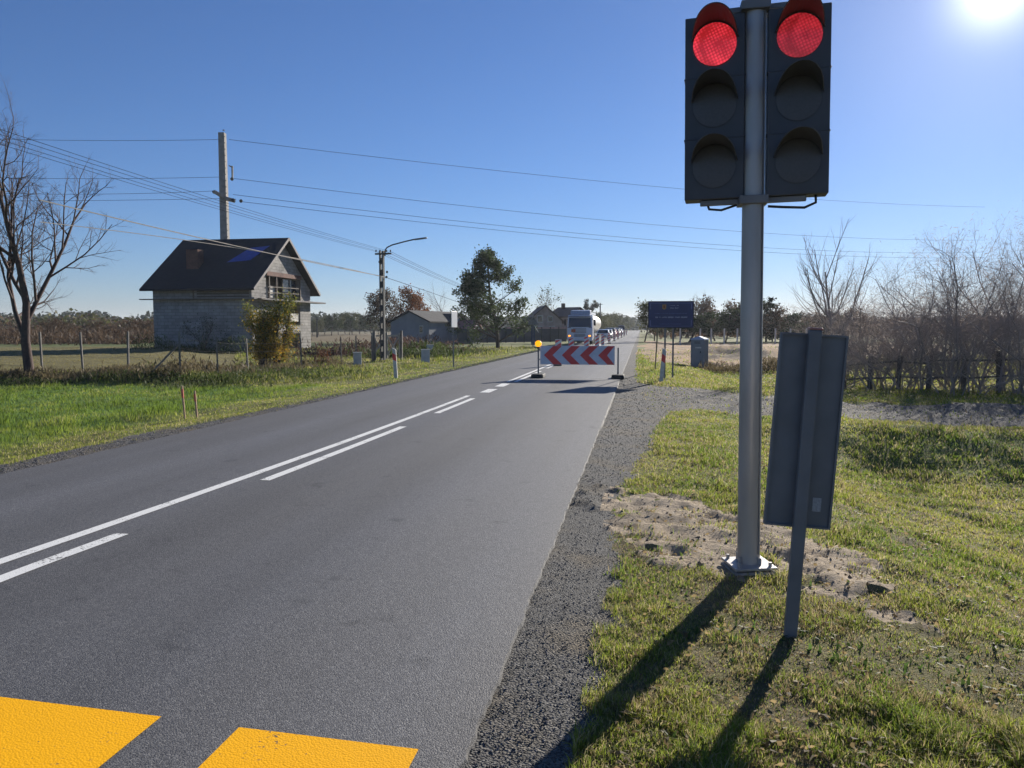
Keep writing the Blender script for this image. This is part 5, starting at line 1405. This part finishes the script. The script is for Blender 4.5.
# pale house with two gables beyond the big tree
PALEH = mat('pale_plaster', (.36, .30, .28), .9, col2=(.24, .20, .19), scale=1.5)
ab = pxy(528, 115.5); bb = pxy(562, 116); d = bb - ab
gable_building('country_house', 'pale plastered house with a wide gable behind the grey fence', (ab.x + d.x, ab.y + d.y, 0), math.atan2(d.y, d.x) + R(90), 7, d.length, 2.7, 4.85, PALEH, ROOFB, .5,
               wins=(('l', d.length * .35, 3.0, .8, .9), ('l', d.length * .65, 3.0, .9, 1.1), ('l', d.length * .3, 1.4, .9, 1.1), ('l', d.length * .7, 1.4, 1.2, 1.1)), cat='house')
ab = pxy(548, 130); bb = pxy(567, 128); d = bb - ab
gable_building('country_house', 'dark roofed house showing behind the pale house, left of the truck', (ab.x, ab.y, 0), math.atan2(d.y, d.x), d.length, 8, 3.5, 5.0, PALEH, ROOFB, .4, chim=1.0, cat='house')
t = thing('panel_fence', 'solid slate grey fence with a pink top edge before the pale house', 'fence', (0, 0, 0))
FEN = mat('slate_fence_panel', (.085, .09, .10), .8, col2=(.065, .07, .08), scale=2); a = pxy(458, 88); b = pxy(567, 97); d = (b - a)
nn = 12
for k in range(nn):
    q0 = a + d * (k / nn); q1 = a + d * ((k + 1) / nn - .006); MB().bar((q0.x, q0.y, .75), (q1.x, q1.y, .75), .05, 1.6).build('panel', FEN, t)
    MB().box((q0.x, q0.y, .85), (.14, .14, 1.9)).build('post', DPOLE, t)
    if k > 4: MB().bar((q0.x, q0.y, 1.66), (q1.x, q1.y, 1.66), .10, .18).build('coping', mat('pink_coping', (.40, .25, .25), .8), t)

# ------------------------------------------------------------------ far trees
def proto(name, h, cfg, seed, bark, leaf, nleaf, ls, jit, rad=None):
    r = make_tree(name, 'x', (0, 0, 0), h, cfg, seed, bark, leaf, nleaf, ls, jit, rad=rad); return r
ROUND = dict(levels=2, lv=[(14, .48, 55), (7, .5, 50)], trunk=.85, start=.18, up=.06, wander=.12, rr=.5)
SPIRE = dict(levels=1, lv=[(60, .26, 85)], trunk=.98, start=.08, up=.0, wander=.04, rr=.3)
protos = {'round': proto('leafy_tree', 10, ROUND, 401, BARK, LEAF['olive'], 2200, .26, .5), 'brown': proto('autumn_tree', 10, ROUND, 402, BARK, LEAF['brown'], 1500, .24, .55),
          'bare': proto('bare_tree', 10, BARE, 403, TWIG, None, 0, .1, .1), 'conifer': proto('conifer_tree', 10, SPIRE, 404, BARK, LEAF['conifer'], 3200, .26, .28), 'dark': proto('leafy_tree', 10, ROUND, 405, BARK, LEAF['dark'], 2400, .28, .5)}
used = set()
def far(kind, px, pytop, f, lab, group, wid=1.0):
    q = P(px, pytop, f); s = max(q.z, 1.5) / 10 * 1.0; pr = protos[kind]
    pos = (q.x, q.y, -.1)
    if kind not in used:
        used.add(kind); pr.location = pos; pr.rotation_euler = (0, 0, random.uniform(0, 6)); pr.scale = (s * wid, s * wid, s); o = pr; o['label'] = lab
    else: o = dup(pr, pos, random.uniform(0, 6), lab, (s * wid, s * wid, s))
    if group: o['group'] = group
    return o
far('conifer', 589, 301.5, 190, 'dark spired conifer rising above the tanker truck', None, 1.1)
gL = 'trees left of the far road'; lbl = 'one of the dark trees lining the far road behind the queue of cars'
for px, py, f in ((597, 312, 200), (603, 315, 220), (608, 316, 240), (612, 314, 260), (617, 313, 280), (622, 318, 320), (627, 319, 380), (631, 320, 430), (634, 321.5, 520), (624, 316, 300), (601, 317, 190), (594, 315, 180), (615, 318, 250), (606, 319, 210)): far('round', px, py, f, lbl, gL, 1.3)
gM = 'trees on the horizon between house and barn'; lbl = 'one of the greyish trees on the horizon between the unfinished house and the lamp pole'
for px, py in ((318, 319), (324, 316), (331, 314), (338, 317), (345, 313), (352, 312), (359, 314), (365, 318), (371, 316), (378, 318), (387, 320), (312, 320), (349, 317), (434, 322), (445, 322)): far('dark' if px % 2 else 'round', px, py, 210 + random.uniform(-25, 25), lbl, gM, 1.2)
gR = 'tree belt beyond the dug sand'; 
for kind, px, py, f, lab, w in (('round', 645, 301, 92, 'leaning leafy tree peeking out left of the blue board', 1.0), ('bare', 655, 300, 100, 'leafless tree hidden mostly behind the blue board', 1.0), ('bare', 690, 288, 96, 'rounded leafless tree above the right corner of the blue board', 1.3), ('brown', 700, 298, 98, 'rusty brown tree just right of the blue board', 1.0), ('bare', 716, 296, 104, 'leafless tree in the middle of the belt, left of the signal pole', 1.1), ('brown', 712, 304, 100, 'brown tree of the belt, second from the blue board', 1.3), ('dark', 726, 310, 96, 'dark low tree of the belt, left of the signal pole', 1.5), ('brown', 738, 302, 100, 'brown tree of the belt touching the signal pole', 1.2), ('dark', 748, 300, 100, 'dark tree hidden mostly behind the signal pole', 1.3), ('conifer', 767, 300, 98, 'pointed conifer just right of the signal pole', 1.4), ('brown', 773, 307, 96, 'golden brown tree right of the pointed conifer', 1.3), ('bare', 785, 303, 100, 'leafless tree between conifer and tilted sign', 1.3), ('dark', 795, 313, 96, 'dark low tree left above the tilted sign', 1.4), ('bare', 812, 309, 100, 'leafless tree over the top of the tilted sign', 1.3), ('brown', 822, 312, 90, 'low brown tree behind the upswept bare tree', 1.4), ('dark', 680, 309, 95, 'dark tree behind the blue board', 1.4), ('dark', 703, 313, 92, 'low dark tree at the foot of the rusty tree', 1.5), ('brown', 755, 312, 92, 'low brown tree behind the signal pole', 1.5), ('dark', 840, 313, 95, 'low dark tree behind the right edge of the tilted sign', 1.4), ('brown', 862, 308, 90, 'low brown tree behind the thicket', 1.5)):
    far(kind, px, py, f, lab, gR, w)
lbl = 'one of the bushes in the scrub at the far end of the tan field'
for px, py in ((92, 320), (72, 323), (110, 324), (128, 319), (140, 322), (50, 322), (20, 322), (-10, 320), (60, 318), (148, 320)): far('brown', px, py, 95 + random.uniform(-6, 10), lbl, 'bushes beyond the tan field', 1.5)
# far-off wood on the horizon, one mass
def wood(name, pxa, pxb, f0, f1, h, n, m, size, seed):
    rg = np.random.default_rng(seed); f = rg.uniform(f0, f1, n); px = rg.uniform(pxa, pxb, n); X = (px - 512) / FPX * f
    c, s = math.cos(YAW), math.sin(YAW); x = X * c - f * s; y = X * s + f * c
    top = h * (.72 + 1.5 * (fbm(X * .07, f * .04, seed, 5) - .42)); z = rg.uniform(0, 1, n) ** .8 * top
    a = rg.normal(0, 1, (n, 3)); a /= np.linalg.norm(a, axis=1)[:, None]; b = np.cross(a, rg.normal(0, 1, (n, 3))); b /= np.linalg.norm(b, axis=1)[:, None]
    sz = size * rg.uniform(.5, 1.3, n)[:, None]; cc = np.stack([x, y, z], 1)
    v = np.stack([cc - a * sz, cc + b * sz * .6, cc + a * sz, cc - b * sz * .6], 1).reshape(-1, 3); o = np.arange(n) * 4
    tag(np_mesh(name, v, np.stack([o, o + 1, o + 2, o + 3], 1), m), kind='stuff')
wood('distant_wood', -500, 330, 330, 420, 7.6, 30000, LEAF['conifer'], 1.1, 1)
wood('autumn_wood', -500, 240, 170, 220, 4.5, 20000, LEAF['brown'], .45, 2)
wood('autumn_wood', -500, 240, 150, 190, 3.8, 8000, LEAF['olive'], .5, 12)
wood('autumn_wood', -500, 240, 120, 150, 2.8, 7000, LEAF['brown'], .4, 13)
wood('distant_wood', 230, 620, 380, 460, 6.5, 16000, LEAF['conifer'], 1.1, 3)
wood('distant_wood', 650, 1900, 130, 240, 3.4, 24000, LEAF['brown'], .7, 4)
wood('distant_wood', 560, 1300, 480, 620, 8.5, 24000, LEAF['conifer'], 1.5, 5)

# ------------------------------------------------------------------ the air
hx0, hx1, hy0, hy1 = xs.min() - 40, xs.max() + 40, ys.min() - 40, ys.max() + 40
hz = MB().box(((hx0 + hx1) / 2, (hy0 + hy1) / 2, 14.0), (hx1 - hx0, hy1 - hy0, 32.0))
hm = bpy.data.materials.new('thin_haze'); hm.use_nodes = True; hn = hm.node_tree.nodes; hn.remove(hn['Principled BSDF'])
pv = hn.new('ShaderNodeVolumePrincipled'); pv.inputs['Color'].default_value = (.86, .92, 1, 1); pv.inputs['Density'].default_value = .00024; pv.inputs['Anisotropy'].default_value = .3
hm.node_tree.links.new(pv.outputs[0], hn['Material Output'].inputs['Volume'])
ho = hz.build('haze', hm); tag(ho, kind='stuff')
